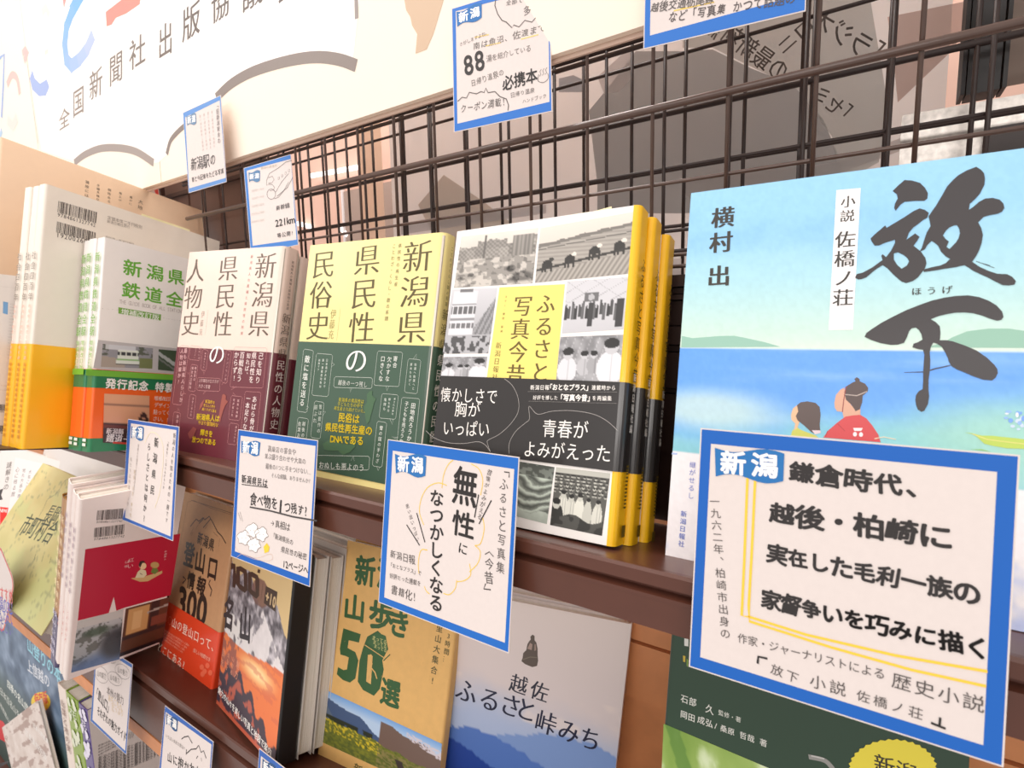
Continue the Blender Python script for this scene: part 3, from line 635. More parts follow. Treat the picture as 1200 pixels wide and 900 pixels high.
def ph_crowd(u, w):
    v = np.where(w < .42, 214-34*(np.abs(np.sin((u+w*1.5)*9)) < .10)-26*(np.abs(np.sin((u-w*1.2)*7)) < .06), 224-20*w)
    for i in range(17):
        cx = .03+.058*i; t = .50+.05*math.sin(i*2.3); h = .24+.06*math.sin(i*4.1); v = np.where((np.abs(u-cx) < .024) & (w > t) & (w < t+h), 58+24*(i % 3), v); v = np.where(ell(u, w, cx, t-.02, .018, .03, .1) > .5, 84, v)
    v = np.where(bx(u, w, .33, .24, .56, .42) > 0, 112, v); v = np.where(ell(u, w, .44, .34, .05, .06, .1) > .5, 190, v); v = np.where(bx(u, w, .86, .40, .97, .95) > 0, 62, v); v = np.where(bx(u, w, .41, .45, .50, .90) > 0, 66, v); return grey(v, (.98, .98, 1))
def ph_kids(u, w):
    v = 150+54*(vnoise(u*11, w*9, 8)-.4)+30*(np.abs(np.sin(u*24+w*5)) < .12)
    for cx, cy, r, c in ((.16, .40, .085, 228), (.43, .43, .06, 196), (.58, .42, .055, 170), (.84, .26, .11, 236)):
        v = np.where(ell(u, w, cx, cy+r*4.2, r*1.9, r*3.4, .1) > .5, c-26*(np.abs(u-cx-.02) < .008), v); v = np.where(ell(u, w, cx, cy, r, r*1.5, .1) > .5, 206, v); v = np.where((ell(u, w, cx, cy-r*.75, r*1.08, r*1.05, .1) > .5), 46, v)
        v = np.where((ell(u, w, cx-r*.4, cy+r*.15, r*.14, r*.12, .3) > .5) | (ell(u, w, cx+r*.4, cy+r*.15, r*.14, r*.12, .3) > .5), 70, v)
    return grey(v, (.98, .98, 1))
def ph_rice(u, w):
    ph = w*40+3.5*np.sin(u*5+w*3)+4*fbm(u*5, w*7, 2); v = 158+62*np.sin(ph)-34*(np.sin(ph+1.1) > .8); v = np.where(w < .22, 128-44*(vnoise(u*14, w*18, 5) > .5)+60*w, v); v = np.where(w > .85-.05*np.sin(u*9), 176+40*fbm(u*6, w*6, 3), v); return grey(v*.95, (.95, 1, .94))
def ph_people(u, w):
    v = np.where(w < .08, 196, 84+20*w); k = 0
    for row in range(6):
        for i in range(13):
            k += 1; cx = (i+.5*(row % 2)+.3*math.sin(k*1.7))/13; cy = .13+.055*row; v = np.where(ell(u, w, cx, cy, .026, .024, .1) > .5, 176+30*math.sin(k*3.1), v); v = np.where(ell(u, w, cx, cy-.018, .027, .014, .1) > .5, 44, v)
    for cx, cy, r, c in ((.20, .45, .10, 226), (.36, .50, .10, 222), (.52, .47, .09, 232), (.68, .52, .08, 206), (.86, .53, .09, 222), (.08, .62, .15, 50)):
        v = np.where((ell(u, w, cx, cy+.23, r*1.05, .25, .1) > .5), c-40*(np.abs(np.sin((u-cx)*60)) < .15), v); v = np.where(ell(u, w, cx, cy, r*.5, r*.6, .1) > .5, 206, v); v = np.where(ell(u, w, cx, cy-.045, r*.52, r*.36, .1) > .5, 40, v)
    v = np.where(w > .80+.05*np.sin(u*9+1), 52+30*(vnoise(u*10, w*12, 3) > .6), v); return grey(v, (.98, .98, .93))
I.at(490, 220, 3.75)
I.pic((190, 215), (528, 176), (503, 420), (158, 440), ph_town, 70, 50); I.pic((538, 178), (952, 105), (927, 378), (514, 418), ph_field, 90, 60)
I.pic((150, 448), (348, 440), (308, 728), (108, 730), ph_building, 44, 50); I.pic((656, 412), (925, 392), (902, 622), (632, 640), ph_crowd, 60, 46)
I.pic((626, 656), (902, 646), (884, 850), (606, 850), ph_kids, 56, 44); I.pic((112, 744), (305, 742), (292, 850), (96, 850), ph_kids, 40, 24)
I.poly([(358, 438), (645, 424), (606, 850), (300, 850)], (248, 226, 122))
I.at(490, 420, 3.75)
I.pic((398, 445), (600, 478), (566, 728), (380, 680), ph_rice, 60, 60); I.pic((607, 478), (845, 505), (808, 780), (580, 732), ph_people, 80, 76)
I.L(2).at(490, 220, 3.75)
YD = (104, 88, 34)
I.v('ふるさと', 566, 460, 533, 860, YD, 'M', res=3, size=.95); I.v('写真今昔', 466, 470, 422, 874, YD, 'M', res=3, size=.98); I.v('新潟日報社', 356, 676, 336, 850, YD, 'm', size=.9); I.v('カラー・復刻 新装', 388, 470, 366, 640, YD, 'g', size=.62)
o = I.build('cover_print', pb)
I = Ink(F_.shifted(0, -.0009), 13); I.at(490, 420, 3.75).L(1)
I.h('懐かしさで', 98, 158, 352, 168, WHT, 'g', res=3, asp=1.2, size=.94); I.h('胸が', 160, 222, 276, 226, WHT, 'g', res=3, asp=1.05, size=.96); I.h('いっぱい', 108, 305, 316, 312, WHT, 'g', res=3, asp=1.15)
I.h('青春が', 545, 306, 750, 316, WHT, 'g', res=3, asp=1.12); I.h('よみがえった', 462, 396, 850, 420, WHT, 'g', res=3, asp=1.12)
I.h('新潟日報', 492, 128, 578, 128, WHT, 'b', asp=1.1, size=.9); I.h('「おとなプラス」', 566, 126, 764, 128, WHT, 'X', asp=1.1); I.h('連載時から', 762, 128, 870, 130, WHT, 'b', asp=1.1, size=.92)
I.h('好評を博した', 504, 172, 615, 173, WHT, 'b', asp=1.1, size=.9); I.h('「写真今昔」', 612, 172, 772, 174, WHT, 'X', asp=1.1); I.h('を再編集', 764, 174, 852, 176, WHT, 'b', asp=1.1, size=.92)
I.line([(482, 146), (875, 148)], .9, (150, 146, 142)); I.line([(485, 188), (874, 198)], .9, (150, 146, 142))
I.line([(380, 90), (415, 120), (440, 175), (440, 235), (405, 290), (355, 335), (310, 358), (305, 372), (318, 410)], 1.8, (176, 172, 168), smooth=5); I.line([(35, 318), (70, 348), (130, 370), (200, 374), (262, 366), (295, 380), (318, 410)], 1.8, (176, 172, 168), smooth=5)
I.line([(400, 418), (402, 370), (430, 320), (470, 285), (490, 265), (488, 210), (525, 245), (590, 232), (680, 230), (770, 245), (830, 275), (876, 316)], 1.8, (176, 172, 168), smooth=5)
build_on(I, 'band_print', pb)

# --- pale yellow book and pink book (a pair)
def bubbles(I, col, items, lc):
    for pts, tail in items:
        I.line(pts, 2.0, lc, closed=True)
        if tail: I.line(tail, 1.7, lc)
F_ = on_shelf(1, -.4509, .0348, .049, .0046, -.0098); W, H, T = .1632, .2166, .0175
yb = book(F_, W, H, T, 'thick pale yellow book with a deep green band', YELC, 'R', None, (.0065, .1228, GREENB), thick=.0007, rr=.006)
I = Ink(F_, 21); I.at(340, 260, 6).L(1); C1 = (92, 82, 44)
I.v('新潟県', 905, 120, 845, 865, C1, 'm', res=3, asp=1.12, size=.98); I.v('県民性', 552, 150, 492, 860, C1, 'm', res=3, asp=1.12, size=.98); I.v('民俗史', 248, 190, 185, 840, C1, 'm', res=3, asp=1.12, size=.98)
I.v('県民性の再生産', 776, 145, 742, 460, (110, 100, 60), 'g', size=.72); I.v('ことわざ・くらし・歌の系譜', 734, 150, 676, 700, (110, 100, 60), 'g', size=.8); I.v('伊藤充', 308, 612, 284, 828, (160, 148, 90), 'm', res=2, asp=.8); I.line([(354, 608), (328, 835)], 1.2, (140, 128, 80))
I.build('cover_print', yb)
I = Ink(F_.shifted(0, -.0007), 22); I.at(330, 400, 6).L(1); LC = (214, 222, 212)
I.poly([(600, 372), (620, 350), (640, 348), (636, 380), (664, 405), (650, 435), (640, 480), (628, 520), (620, 560), (600, 580), (590, 540), (580, 460), (600, 430)], (74, 108, 78)); I.poly([(290, 720), (340, 690), (420, 720), (480, 730), (520, 700), (520, 740), (480, 780), (430, 800), (400, 770), (330, 770), (300, 760)], (74, 108, 78)); I.L(2)
I.v('の', 528, 30, 520, 235, (250, 248, 242), 'm', res=5, asp=1.15, size=.98)
def rr_(x0, y0, x1, y1, sx=-.1): # slanted bubble
    k = 10; return [(x0+k, y0), (x1-k, y0+8), (x1, y0+18), (x1+sx*(y1-y0)*1.0, y1-8), (x1+sx*(y1-y0)-k, y1), (x0+sx*(y1-y0)+k, y1-8), (x0+sx*(y1-y0), y1-18), (x0, y0+k)]
bubbles(I, None, [(rr_(155, 55, 225, 500), [(172, 480), (192, 464), (178, 455)]), (rr_(245, 85, 360, 388), [(355, 150), (374, 162), (352, 178)]), (rr_(675, 68, 852, 318), [(735, 316), (742, 350), (755, 316)]), (rr_(890, 122, 980, 368), [(928, 122), (950, 90), (948, 124)]),
    (rr_(372, 248, 640, 332, -.05), [(480, 328), (486, 358), (494, 330)]), (rr_(705, 368, 822, 548), [(762, 546), (780, 584), (785, 548)]), (rr_(845, 395, 972, 800), [(815, 690), (775, 672), (820, 676)]), (rr_(672, 562, 740, 885), [(670, 880), (680, 908), (692, 884)]), (rr_(232, 420, 300, 685), [(292, 520), (312, 492), (292, 494)]), (rr_(115, 535, 190, 760), None), (rr_(150, 800, 620, 905, -.05), [(490, 838), (506, 805), (512, 840)])], LC)
for a_ in (('敵に塩を送る', 186, 95, 142, 460, 'b', .92), ('日本酒が大好きで', 322, 120, 300, 330, 'b', .8), ('第一酒蔵産地数は', 295, 120, 272, 330, 'b', .8), ('越後です', 268, 122, 258, 210, 'b', .8), ('寄合', 804, 100, 795, 190, 'b', .9), ('欠かすな', 762, 105, 742, 285, 'b', .92), ('口きくな', 716, 100, 696, 285, 'b', .92), ('佐渡へ佐渡へと', 944, 150, 926, 345, 'b', .8), ('草木もなびく', 914, 150, 900, 315, 'b', .8), ('帰された娘は', 798, 395, 780, 520, 'b', .8), ('嫁も半分', 762, 395, 750, 500, 'b', .8), ('鬼嫁も', 732, 395, 722, 490, 'b', .8), ('田地売ろうか', 930, 430, 895, 705, 'b', .95), ('子どもを売ろうか', 884, 420, 840, 720, 'b', .95), ('雪の国の手わざ', 704, 590, 672, 860, 'b', .85), ('雪は豊作の', 276, 440, 260, 650, 'b', .8), ('前ぶれ', 244, 440, 234, 580, 'b', .8), ('越後の杜氏', 160, 560, 140, 760, 'b', .85), ('佐渡おけさ', 130, 560, 112, 760, 'b', .85)):
    I.v(*a_[:5], LC if a_[6] < .85 else (232, 236, 228), a_[5], size=a_[6])
I.h('越後の一つ残し', 398, 288, 606, 306, (228, 232, 224), 'b', asp=1.1, size=.9); I.h('魚屋、おぬしも悪よのう', 150, 862, 585, 890, (232, 236, 228), 'b', size=.95)
YE = (255, 226, 40)
for t_, *q in (('新潟県の県民性は', 402, 408, 582, 425), ('子どもたちの中で', 394, 438, 575, 456), ('再生産され続けていた。', 370, 468, 600, 492)): I.h(t_, *q, (214, 200, 52), 'b', asp=1.1, size=.92)
I.h('民俗は', 400, 532, 550, 548, YE, 'B', res=3, asp=1.0); I.h('県民性再生産の', 308, 600, 640, 630, YE, 'B', res=3, asp=1.0); I.h('DNAである', 345, 685, 580, 700, YE, 'B', res=3, asp=1.0, size=.96)
build_on(I, 'band_print', yb)
sf = spine_frame(F_, W, T, 'R').shifted(0, -.0009); J = Ink(sf, 3)
for k, ch in enumerate('新潟県県民性の民俗史'): J.put(ch, T*.52, .150-.0125*k, (.008, 0), (0, .0105), (84, 76, 40) if .150-.0125*k > .124 else WHT, 'm', 2)
for k, ch in enumerate('ことわざくらし歌の系譜'): J.put(ch, T*.5, .205-.0046*k, (.003, 0), (0, .0036), (110, 100, 60), 'g', 1)
build_on(J, 'spine_lettering', yb)

F_ = on_shelf(1, -.6345, .0129, .1173, .0021, -.0081); W, H, T = .152, .2192, .0195
pk = book(F_, W, H, T, 'thick pink-beige book with a maroon band', PINKC, 'R', 'pink books with maroon bands', (-.0001, .1122, MAROON), thick=.0007, rr=.006)
book(F_.shifted(-.002, T+.0014, -.004), W, H, T, 'copy of the pink-beige book standing directly behind it', PINKC, 'R', 'pink books with maroon bands', (-.0001, .1122, MAROON), thick=.0007, rr=.006)
I = Ink(F_, 23); I.at(200, 270, 7.5).L(1); C2 = (104, 90, 78)
I.v('新潟県', 850, 185, 765, 945, C2, 'm', res=3, asp=1.12, size=.98); I.v('県民性', 522, 210, 445, 945, C2, 'm', res=3, asp=1.12, size=.98); I.v('人物史', 232, 240, 165, 935, C2, 'm', res=3, asp=1.12, size=.98)
I.v('新潟県人の異端と県民性の形成', 718, 205, 622, 930, (178, 110, 104), 'g', size=.62); I.v('伊藤充', 288, 700, 262, 930, (170, 156, 144), 'm', size=.86, asp=.7); I.line([(330, 700), (305, 915)], 1.2, (150, 136, 124))
I.build('cover_print', pk)
I = Ink(F_.shifted(0, -.0007), 24); I.at(200, 380, 7.5).L(1); LP = (216, 150, 150)
I.poly([(455, 620), (470, 612), (488, 630), (484, 660), (505, 680), (480, 715), (462, 760), (450, 800), (436, 860), (420, 840), (430, 770), (440, 700)], (156, 82, 72)); I.poly([(300, 655), (280, 720), (250, 760), (262, 700)], (156, 82, 72)); I.poly([(150, 960), (200, 900), (230, 920), (200, 990), (170, 1010)], (140, 70, 66)); I.L(2)
I.v('の', 414, 158, 400, 368, (250, 248, 244), 'm', res=5, asp=1.1, size=.98)
bubbles(I, None, [(rr_(85, 185, 165, 710, -.13), [(100, 610), (136, 612), (112, 596)]), (rr_(175, 188, 272, 318), None), (rr_(283, 220, 332, 408), [(285, 405), (294, 444), (302, 410)]), (rr_(180, 352, 240, 592), [(150, 420), (158, 440), (166, 424)]), (rr_(560, 200, 848, 560), [(580, 545), (532, 578), (552, 540)]), (rr_(238, 468, 438, 590, -.05), [(310, 586), (286, 615), (296, 588)]), (rr_(170, 615, 225, 832), None), (rr_(655, 590, 795, 1010), None), (rr_(532, 628, 632, 845), [(548, 626), (550, 600), (572, 628)]), (rr_(490, 228, 536, 520, -.14), [(480, 500), (448, 532), (470, 510)]), (rr_(520, 868, 600, 1060), None), (rr_(28, 770, 88, 990), [(60, 766), (70, 735), (78, 768)])], LP)
for a_ in (('己を知り', 800, 245, 762, 525, 'b', .95), ('県民性を', 740, 240, 706, 520, 'b', .95), ('知れば、', 690, 250, 660, 470, 'b', .95), ('百戦危う', 634, 238, 600, 510, 'b', .95), ('からず!', 584, 236, 556, 505, 'b', .95), ('あばら骨が', 742, 628, 708, 950, 'b', .95), ('一本足りな', 688, 622, 650, 930, 'b', .95), ('最も新潟県人らしか', 136, 205, 90, 690, 'b', .85), ('人物は誰か?', 104, 210, 68, 530, 'b', .85), ('越後には', 256, 200, 248, 310, 'b', .6), ('明治の偉人', 226, 205, 210, 300, 'b', .6), ('政治家は', 222, 370, 208, 500, 'b', .85), ('明治大正昭和', 196, 370, 170, 570, 'b', .85), ('新潟県人とは', 308, 245, 290, 390, 'b', .7), ('越後の奇跡', 598, 655, 580, 825, 'b', .75), ('河井継之助', 560, 650, 540, 815, 'b', .75), ('良寛と貞心尼', 202, 640, 178, 810, 'b', .8), ('ナンバーワンは', 512, 250, 480, 500, 'g', .7), ('謙信公から', 580, 890, 560, 1040, 'b', .8), ('角栄まで', 66, 790, 46, 960, 'b', .8)):
    I.v(*a_[:5], (224, 176, 176) if a_[6] < .9 else (244, 224, 220), a_[5], size=a_[6])
I.h('上杉謙信の生き方が', 248, 492, 425, 505, (226, 190, 188), 'b', size=.95, asp=1.2); I.h('大きく影響', 246, 540, 350, 552, (226, 190, 188), 'b', size=.95, asp=1.2)
for t_, *q in (('新潟県を', 305, 676, 392, 690), ('変えた人物を', 290, 710, 395, 726), ('掘り下げて語る', 278, 745, 405, 765)): I.h(t_, *q, (250, 206, 50), 'b', asp=1.0)
I.h('新潟県人は', 228, 812, 432, 830, YE, 'B', res=3, asp=1.0); I.h('やはり雪国的な', 242, 862, 420, 886, (250, 206, 50), 'b', asp=1.0); I.h('輝きを', 262, 948, 372, 966, YE, 'B', res=3, asp=1.05); I.h('放つのである', 190, 1010, 400, 1040, YE, 'B', res=3, asp=1.05)
build_on(I, 'band_print', pk)
sf = spine_frame(F_, W, T, 'R').shifted(0, -.0009); J = Ink(sf, 3)
for k, ch in enumerate('新潟県県民性の人物史'):
    z_ = .148-.0118*k; J.put(ch, T*.5, z_, (.0105, 0), (0, .0108), (120, 104, 92) if z_ > .112 else (244, 230, 226), 'm', 2)
for k, ch in enumerate('新潟県人の異端と県民性の形成'): J.put(ch, T*.5, .205-.0036*k, (.0032, 0), (0, .0032), (130, 110, 100), 'b', 1)
build_on(J, 'spine_lettering', pk)

# --- railway book, three copies, spines to the left
RAILG = cm('green_obi', (34, 124, 80)); ORNG = cm('orange_band', (255, 106, 34)); LIME = (118, 186, 60)
F_ = on_shelf(1, -.6933, -.0355, 1.66, .0346, .0311, t=-.0105); W, H, T = .146, .2358, .0142
ZL, ZG, ZO, ZB = [F_.uv(*q)[1] for q in ((104, 432), (103, 439), (102, 454), (101, 514))]
def rail(fr, label):
    b = book(fr, W, H, T, label, WHITEC, 'L', 'copies of the railway book', (0, ZL, ORNG), thick=.0008, rr=.002)
    wrap('green_base_band', W, T, .0003, 'L', 0, ZB, RAILG, b, .0009, .0025); wrap('green_upper_band', W, T, .0003, 'L', ZO, ZL-.0005, RAILG, b, .0009, .0025)
    J = Ink(spine_frame(fr, W, T, 'L').shifted(0, -.0013), 2)
    for k, ch in enumerate('新潟県鉄道全駅'): J.put(ch, T*.5, .214-.0137*k, (.0095, 0), (0, .0115), (126, 180, 84), 'b', 2)
    for k, ch in enumerate('増補改訂版'): J.put(ch, T*.5, .119-.0068*k, (.007, 0), (0, .0062), (150, 196, 110), 'b', 1)
    for z_ in (.006, .011): J.uvrect(T*.25, z_, T*.75, z_+.0032, (232, 240, 232))
    J.uvrect(0.0005, ZG, T-.0005, ZL, LIME)
    build_on(J, 'spine_lettering', b); return b
rb = rail(F_, 'white railway guide with green title, nearest of its three copies')
rail(F_.shifted(-.0012, T+.0013, 0), 'railway guide, middle copy showing only its green-lettered spine')
rail(F_.shifted(.0008, 2*T+.0026, .0), 'railway guide, hindmost copy beside the white and yellow book')
I = Ink(F_, 31); I.at(80, 280, 7.5).L(1); RG = (104, 176, 52)
I.h('新潟県', 462, 238, 1035, 352, RG, 'B', res=3, asp=.95, size=.84); I.h('鉄道全', 450, 432, 1020, 548, RG, 'B', res=3, asp=.95, size=.84)
I.h('THE GUIDE BOOK OF ALL STATIONS', 448, 548, 1010, 640, (190, 180, 176), 'g', asp=1.6)
I.poly([(440, 600), (815, 665), (812, 718), (440, 655)], (120, 172, 70)); I.L(2).h('増補改訂版', 462, 636, 800, 692, (245, 248, 240), 'b', asp=.9)
for i in range(9):
    a_ = (255+21*i, 606+2.3*i); I.line([a_, (a_[0]+14, a_[1]+1.5)], .7, (60, 60, 60) if i % 2 == 0 else (235, 230, 228))
for i in range(7): I.line([(830+24*i, 694+4*i), (844+24*i, 696+4*i)], .8, (60, 56, 56))
for i in range(8): I.line([(252-3*i, 628+24*i), (250-3*i, 642+24*i)], .8, (70, 66, 70) if i % 2 == 0 else (190, 180, 180))
I.at(0, 300, 6).L(1)
I.poly([(690, 590), (1330, 660), (1325, 852), (655, 790)], (196, 192, 192))
def ph_train(u, w):
    c = np.tile((150., 150, 156), (len(u), 1)); c = over(c, (86, 92, 78), .9*(fbm(u*9, w*9, 3) > .52)*(w < .5)*((u > .7) | (u < .12))); c = over(c, (172, 160, 148), (w > .5+.3*u)*1.*(u < .45)); c = over(c, (120, 128, 84), ((u > .72) & (w > .5))*1.)
    tr = (np.abs(u-.5) < .2+.05*(w-.3)) & (w > .18) & (w < .88); c = over(c, (226, 232, 222), tr*1.); c = over(c, (150, 190, 130), (tr & (w > .58) & (w < .68))*1.); c = over(c, (56, 60, 64), (tr & (w > .3) & (w < .46) & ((u*9 % 1) > .22))*1.); c = over(c, (50, 48, 50), (tr & (w > .82))*1.)
    c = over(c, (226, 228, 232), (w < .2)*.8*(np.abs(u-.35) < .3)); return c
I.L(2); I.pic((722, 618), (1075, 648), (1070, 792), (708, 780), ph_train, 46, 26)
I.pic((1115, 655), (1330, 676), (1325, 822), (1110, 800), lambda u, w: over(over(np.tile((70., 86, 66), (len(u), 1)), (180, 186, 184), (np.abs(w-.2-.9*u) < .1)*1.), (120, 124, 120), (np.abs(w-.45-.9*u) < .05)*1.), 24, 20)
I.build('cover_print', rb)
I = Ink(F_.shifted(0, -.0011), 32); I.at(0, 400, 4).L(1)
I.poly([(404, 132), (870, 160), (868, 185), (402, 160)], LIME); I.L(2)
I.h('発行記念 特製カ', 492, 196, 860, 224, WHT, 'X', res=2, asp=1.15, size=.92)
def ph_dusk(u, w):
    c = mix((236, 176, 138), (216, 150, 120), w); c = over(c, (120, 84, 76), (np.abs(w-.22) < .02)*.7); c = over(c, (64, 44, 46), (w > .60)*1.); c = over(c, (112, 58, 50), ((w > .62) & (w < .68))*1.)
    c = over(c, (70, 44, 44), ((w > .42+.1*np.sin(u*20)) & (u > .68) & (fbm(u*20, w*20, 2) > .4))*1.); return c
I.pic((488, 245), (700, 256), (700, 486), (482, 475), ph_dusk, 26, 28); I.L(3)
I.h('新潟縣', 497, 420, 580, 424, (236, 220, 216), 'b', asp=1.2); I.h('鐵道ー', 497, 452, 612, 460, (240, 228, 224), 'b', asp=1.2); I.poly([(530, 470), (640, 477), (640, 486), (528, 479)], (200, 60, 44))
for t_, *q in (('増補改訂版', 722, 266, 812, 272), ('デザイン', 722, 298, 800, 304), ('貼ってく', 718, 330, 798, 336), ('さい。!', 716, 362, 790, 368)): I.h(t_, *q, (252, 230, 216), 'b', asp=1.3)
build_on(I, 'band_print', rb)

# --- white and yellow book, three copies; tan book behind; white catalogue at the frame edge
F_ = on_shelf(1, -.7375, -.0792, 1.7238, .0264, .023, t=-.0118); W, H, T = .2076, .2861, .0135; ZY = F_.uv(38, 403)[1]
CREAM = cm('off_white_jacket', (238, 230, 218)); MAIZE = cm('maize_band', (255, 190, 24))
def whitey(fr, label):
    b = book(fr, W, H, T, label, CREAM, 'L', 'copies of the white and yellow book', (0, ZY, MAIZE), thick=.0008, rr=.003)
    J = Ink(spine_frame(fr, W, T, 'L').shifted(0, -.0009), 2)
    for k, ch in enumerate('社会四百年'): J.put(ch, T*.5, .208-.0112*k, (.0085, 0), (0, .009), (150, 140, 130), 'b', 1)
    for k in range(11): J.put('新潟県の歴史と文化を読む'[k], T*.5, .153-.0056*k, (.005, 0), (0, .004), (236, 190, 170), 'b', 1)
    for k in range(15): J.uvrect(T*.4, .088-.0055*k, T*.6, .0915-.0055*k, (214, 150, 20))
    build_on(J, 'spine_lettering', b); return b
wy = whitey(F_, 'tall off-white book with yellow lower half and barcodes, nearest copy'); whitey(F_.shifted(.001, T+.001, 0), 'off-white and yellow book, second copy showing its spine'); whitey(F_.shifted(.0, 2*T+.002, .0), 'off-white and yellow book, third copy at the left end')
def barcode(I, tl, tr, br, bl, seed, digits='9784861327742', col=(70, 62, 60)):
    r = random.Random(seed); x = 0
    def P(s, t): return tuple((1-t)*((1-s)*tl[i]+s*tr[i]) + t*((1-s)*bl[i]+s*br[i]) for i in (0, 1))
    while x < .98:
        w = r.choice((.008, .012, .02, .03)); g = r.choice((.010, .014, .022)); I.poly([P(x, 0), P(min(1, x+w), 0), P(min(1, x+w), .8), P(x, .8)], col); x += w+g
    I.h(digits, *P(0, .95), *P(1, .95), col, 'g', asp=1.2)
I = Ink(F_, 41); I.at(0, 150, 6).L(1)
barcode(I, (412, 512), (682, 592), (672, 690), (402, 612), 1); barcode(I, (402, 656), (674, 736), (666, 816), (392, 752), 2, '1920026020')
I.h('定価本体二千円税別', 755, 628, 1000, 700, (150, 140, 132), 'g', asp=1.2); I.h('新潟日報社発行', 752, 655, 912, 698, (150, 140, 132), 'g', asp=1.1); I.h('発行所・新潟日報社', 740, 766, 945, 818, (150, 140, 132), 'g', asp=.9)
I.build('cover_print', wy)
FT = on_shelf(1, -.8668, -.0822, 1.6607, .1338, .014, scale=.925)
st = book(FT.shifted(0, 0, -.025), .2445, .3606, .012, 'large tan picture book standing tallest at the left end', cm('tan_cover', (232, 202, 172)), 'L', thick=.0015)
F_ = FT.shifted(0, 0, -.025)
I = Ink(F_, 42); I.at(0, 150, 6).L(1)
for t_, x, y, y2 in (('蒲原には', 614, 366, 490), ('多種多様な', 692, 392, 515), ('個性ある', 770, 422, 530), ('風土が', 848, 448, 520), ('豊かに', 922, 476, 545), ('大地', 990, 500, 580)): I.v(t_, x, y, x-6, y2, (110, 96, 86), 'b', size=.72, asp=1.1)
I.build('cover_print', st)
# page markers (yellow slips) on top edges
SLIP = mat('yellow_slip_paper', (244, 236, 190), .7, noise=.02)
def slip(fr, u0, u1, z0, z1, y, label, dz=.002):
    n = [(u0, y, z0), (u1, y, z0), (u1, y, z1+dz), (u0, y, z1)]; V = n + [(a, b+.0004, c) for a, b, c in n]
    o = mesh_obj('order_slip', V, [(0, 1, 2, 3), (7, 6, 5, 4), (0, 4, 5, 1), (1, 5, 6, 2), (2, 6, 7, 3), (3, 7, 4, 0)], SLIP); o.matrix_basis = fr.matrix(); tag(o, label, 'slip', 'paper slips in the books')
P_ = on_shelf(1, -.2548, .0168, .0106, .0406, .0142); slip(P_, .074, .106, .200, .2084, .005, 'pale yellow slip sticking out of the photograph book', .0003); slip(P_, .107, .120, .200, .2095, .007, 'taller slip at the right in the photograph book top', .0015)
F2 = on_shelf(1, -.7375, -.0792, 1.7238, .0264, .023, t=-.0118); slip(F2, .1027, .166, .276, .290, .005, 'pale slip sticking out of the off-white and yellow book', .0)
Y_ = on_shelf(1, -.4509, .0348, .049, .0046, -.0098); slip(Y_, .100, .115, .210, .2200, .008, 'small white slip sticking out of the pale yellow book', 0)
F_ = free(-.782, .128, -.122, 1.60, .02, -.08); ct = book(F_, .068, .187, .010, 'white catalogue with a printed list and blue tab at the left edge', cm('pale_catalogue_cover', (232, 224, 218)), 'L', thick=.0006)
I = Ink(F_, 43); I.at(0, 300, 6).L(1); I.line([(0, 214), (158, 228)], 1, (200, 190, 186)); I.poly([(22, 320), (56, 326), (54, 412), (20, 402)], (120, 168, 214))
for k in range(19): I.line([(70-1.2*k, 338+21*k), (146-1.6*k, 346+21*k)], 1.3 if k % 2 else .8, (130, 122, 120))
barcode(I, (-20, 1042), (78, 1046), (76, 1100), (-22, 1098), 3); barcode(I, (-24, 1190), (72, 1194), (70, 1248), (-26, 1244), 4); I.line([(0, 910), (90, 918)], 1.2, (176, 150, 140)); I.line([(0, 942), (90, 948)], 1.2, (176, 150, 140))
I.build('cover_print', ct)

# ================================================================ BOOKS ON THE LOWER SHELF
KRAFT = cm('kraft_ochre_cover', (226, 180, 110), .55, .05, .04); KRAFT2 = cm('kraft_tan_cover', (200, 154, 112), .55, .05, .04); MISTC = cm('mist_white_cover', (228, 216, 212)); NEARB = cm('near_black_cover', (18, 16, 18), .4)
GRN = (50, 92, 50)
# --- hiking guide with green lettering
F_ = on_shelf(2, -.4581, .0436, .1336, .0563, 0); W, H, T = .1467, .222, .014
hk = book(F_, W, H, T, 'ochre hiking guide with big green lettering and a valley photo', KRAFT, 'R', thick=.0008)
I = Ink(F_, 51); I.at(320, 600, 7.5).L(1); I.h('新潟', 715, 505, 1110, 560, GRN, 'X', res=3, asp=1.15, size=.95)
I.at(350, 620, 2.857)
I.v('山', 190, 222, 184, 305, GRN, 'X', res=3, asp=1.1, size=1.1); I.v('歩', 282, 238, 272, 335, GRN, 'X', res=3, asp=1.05, size=1.1); I.v('き', 342, 268, 334, 366, GRN, 'X', res=3, asp=.95, size=1.0)
I.poly([(150, 332), (208, 352), (202, 380), (168, 372), (164, 398), (190, 412), (200, 440), (190, 500), (172, 514), (148, 505), (128, 486), (132, 462), (150, 472), (162, 470), (168, 430), (158, 425), (140, 420), (138, 400)], GRN)
I.poly([(215, 400), (230, 360), (265, 340), (285, 360), (300, 400), (280, 440), (285, 470), (272, 535), (252, 558), (215, 538), (198, 510), (204, 440)], GRN, [[(232, 420), (248, 425), (242, 520), (226, 510)]])
I.L(2).poly([(262, 345), (292, 358), (300, 405), (270, 408), (228, 380)], (60, 100, 58)); I.line([(222, 388), (300, 440)], 2.5, (226, 180, 110)); I.line([(285, 440), (306, 420)], 3, GRN)
for k in range(3): I.h('まってる', 246+3*k, 362+14*k, 296, 380+14*k, (206, 200, 130), 'b', asp=1.0)
I.line([(240, 428), (246, 450), (238, 480), (232, 505)], 4, (226, 180, 110)); I.line([(240, 460), (256, 480), (262, 500)], 4, (226, 180, 110)); I.disc((241, 425), 6, 6, (226, 180, 110), 8)
I.v('選', 312, 500, 302, 596, GRN, 'X', res=3, asp=.9, size=1.0)
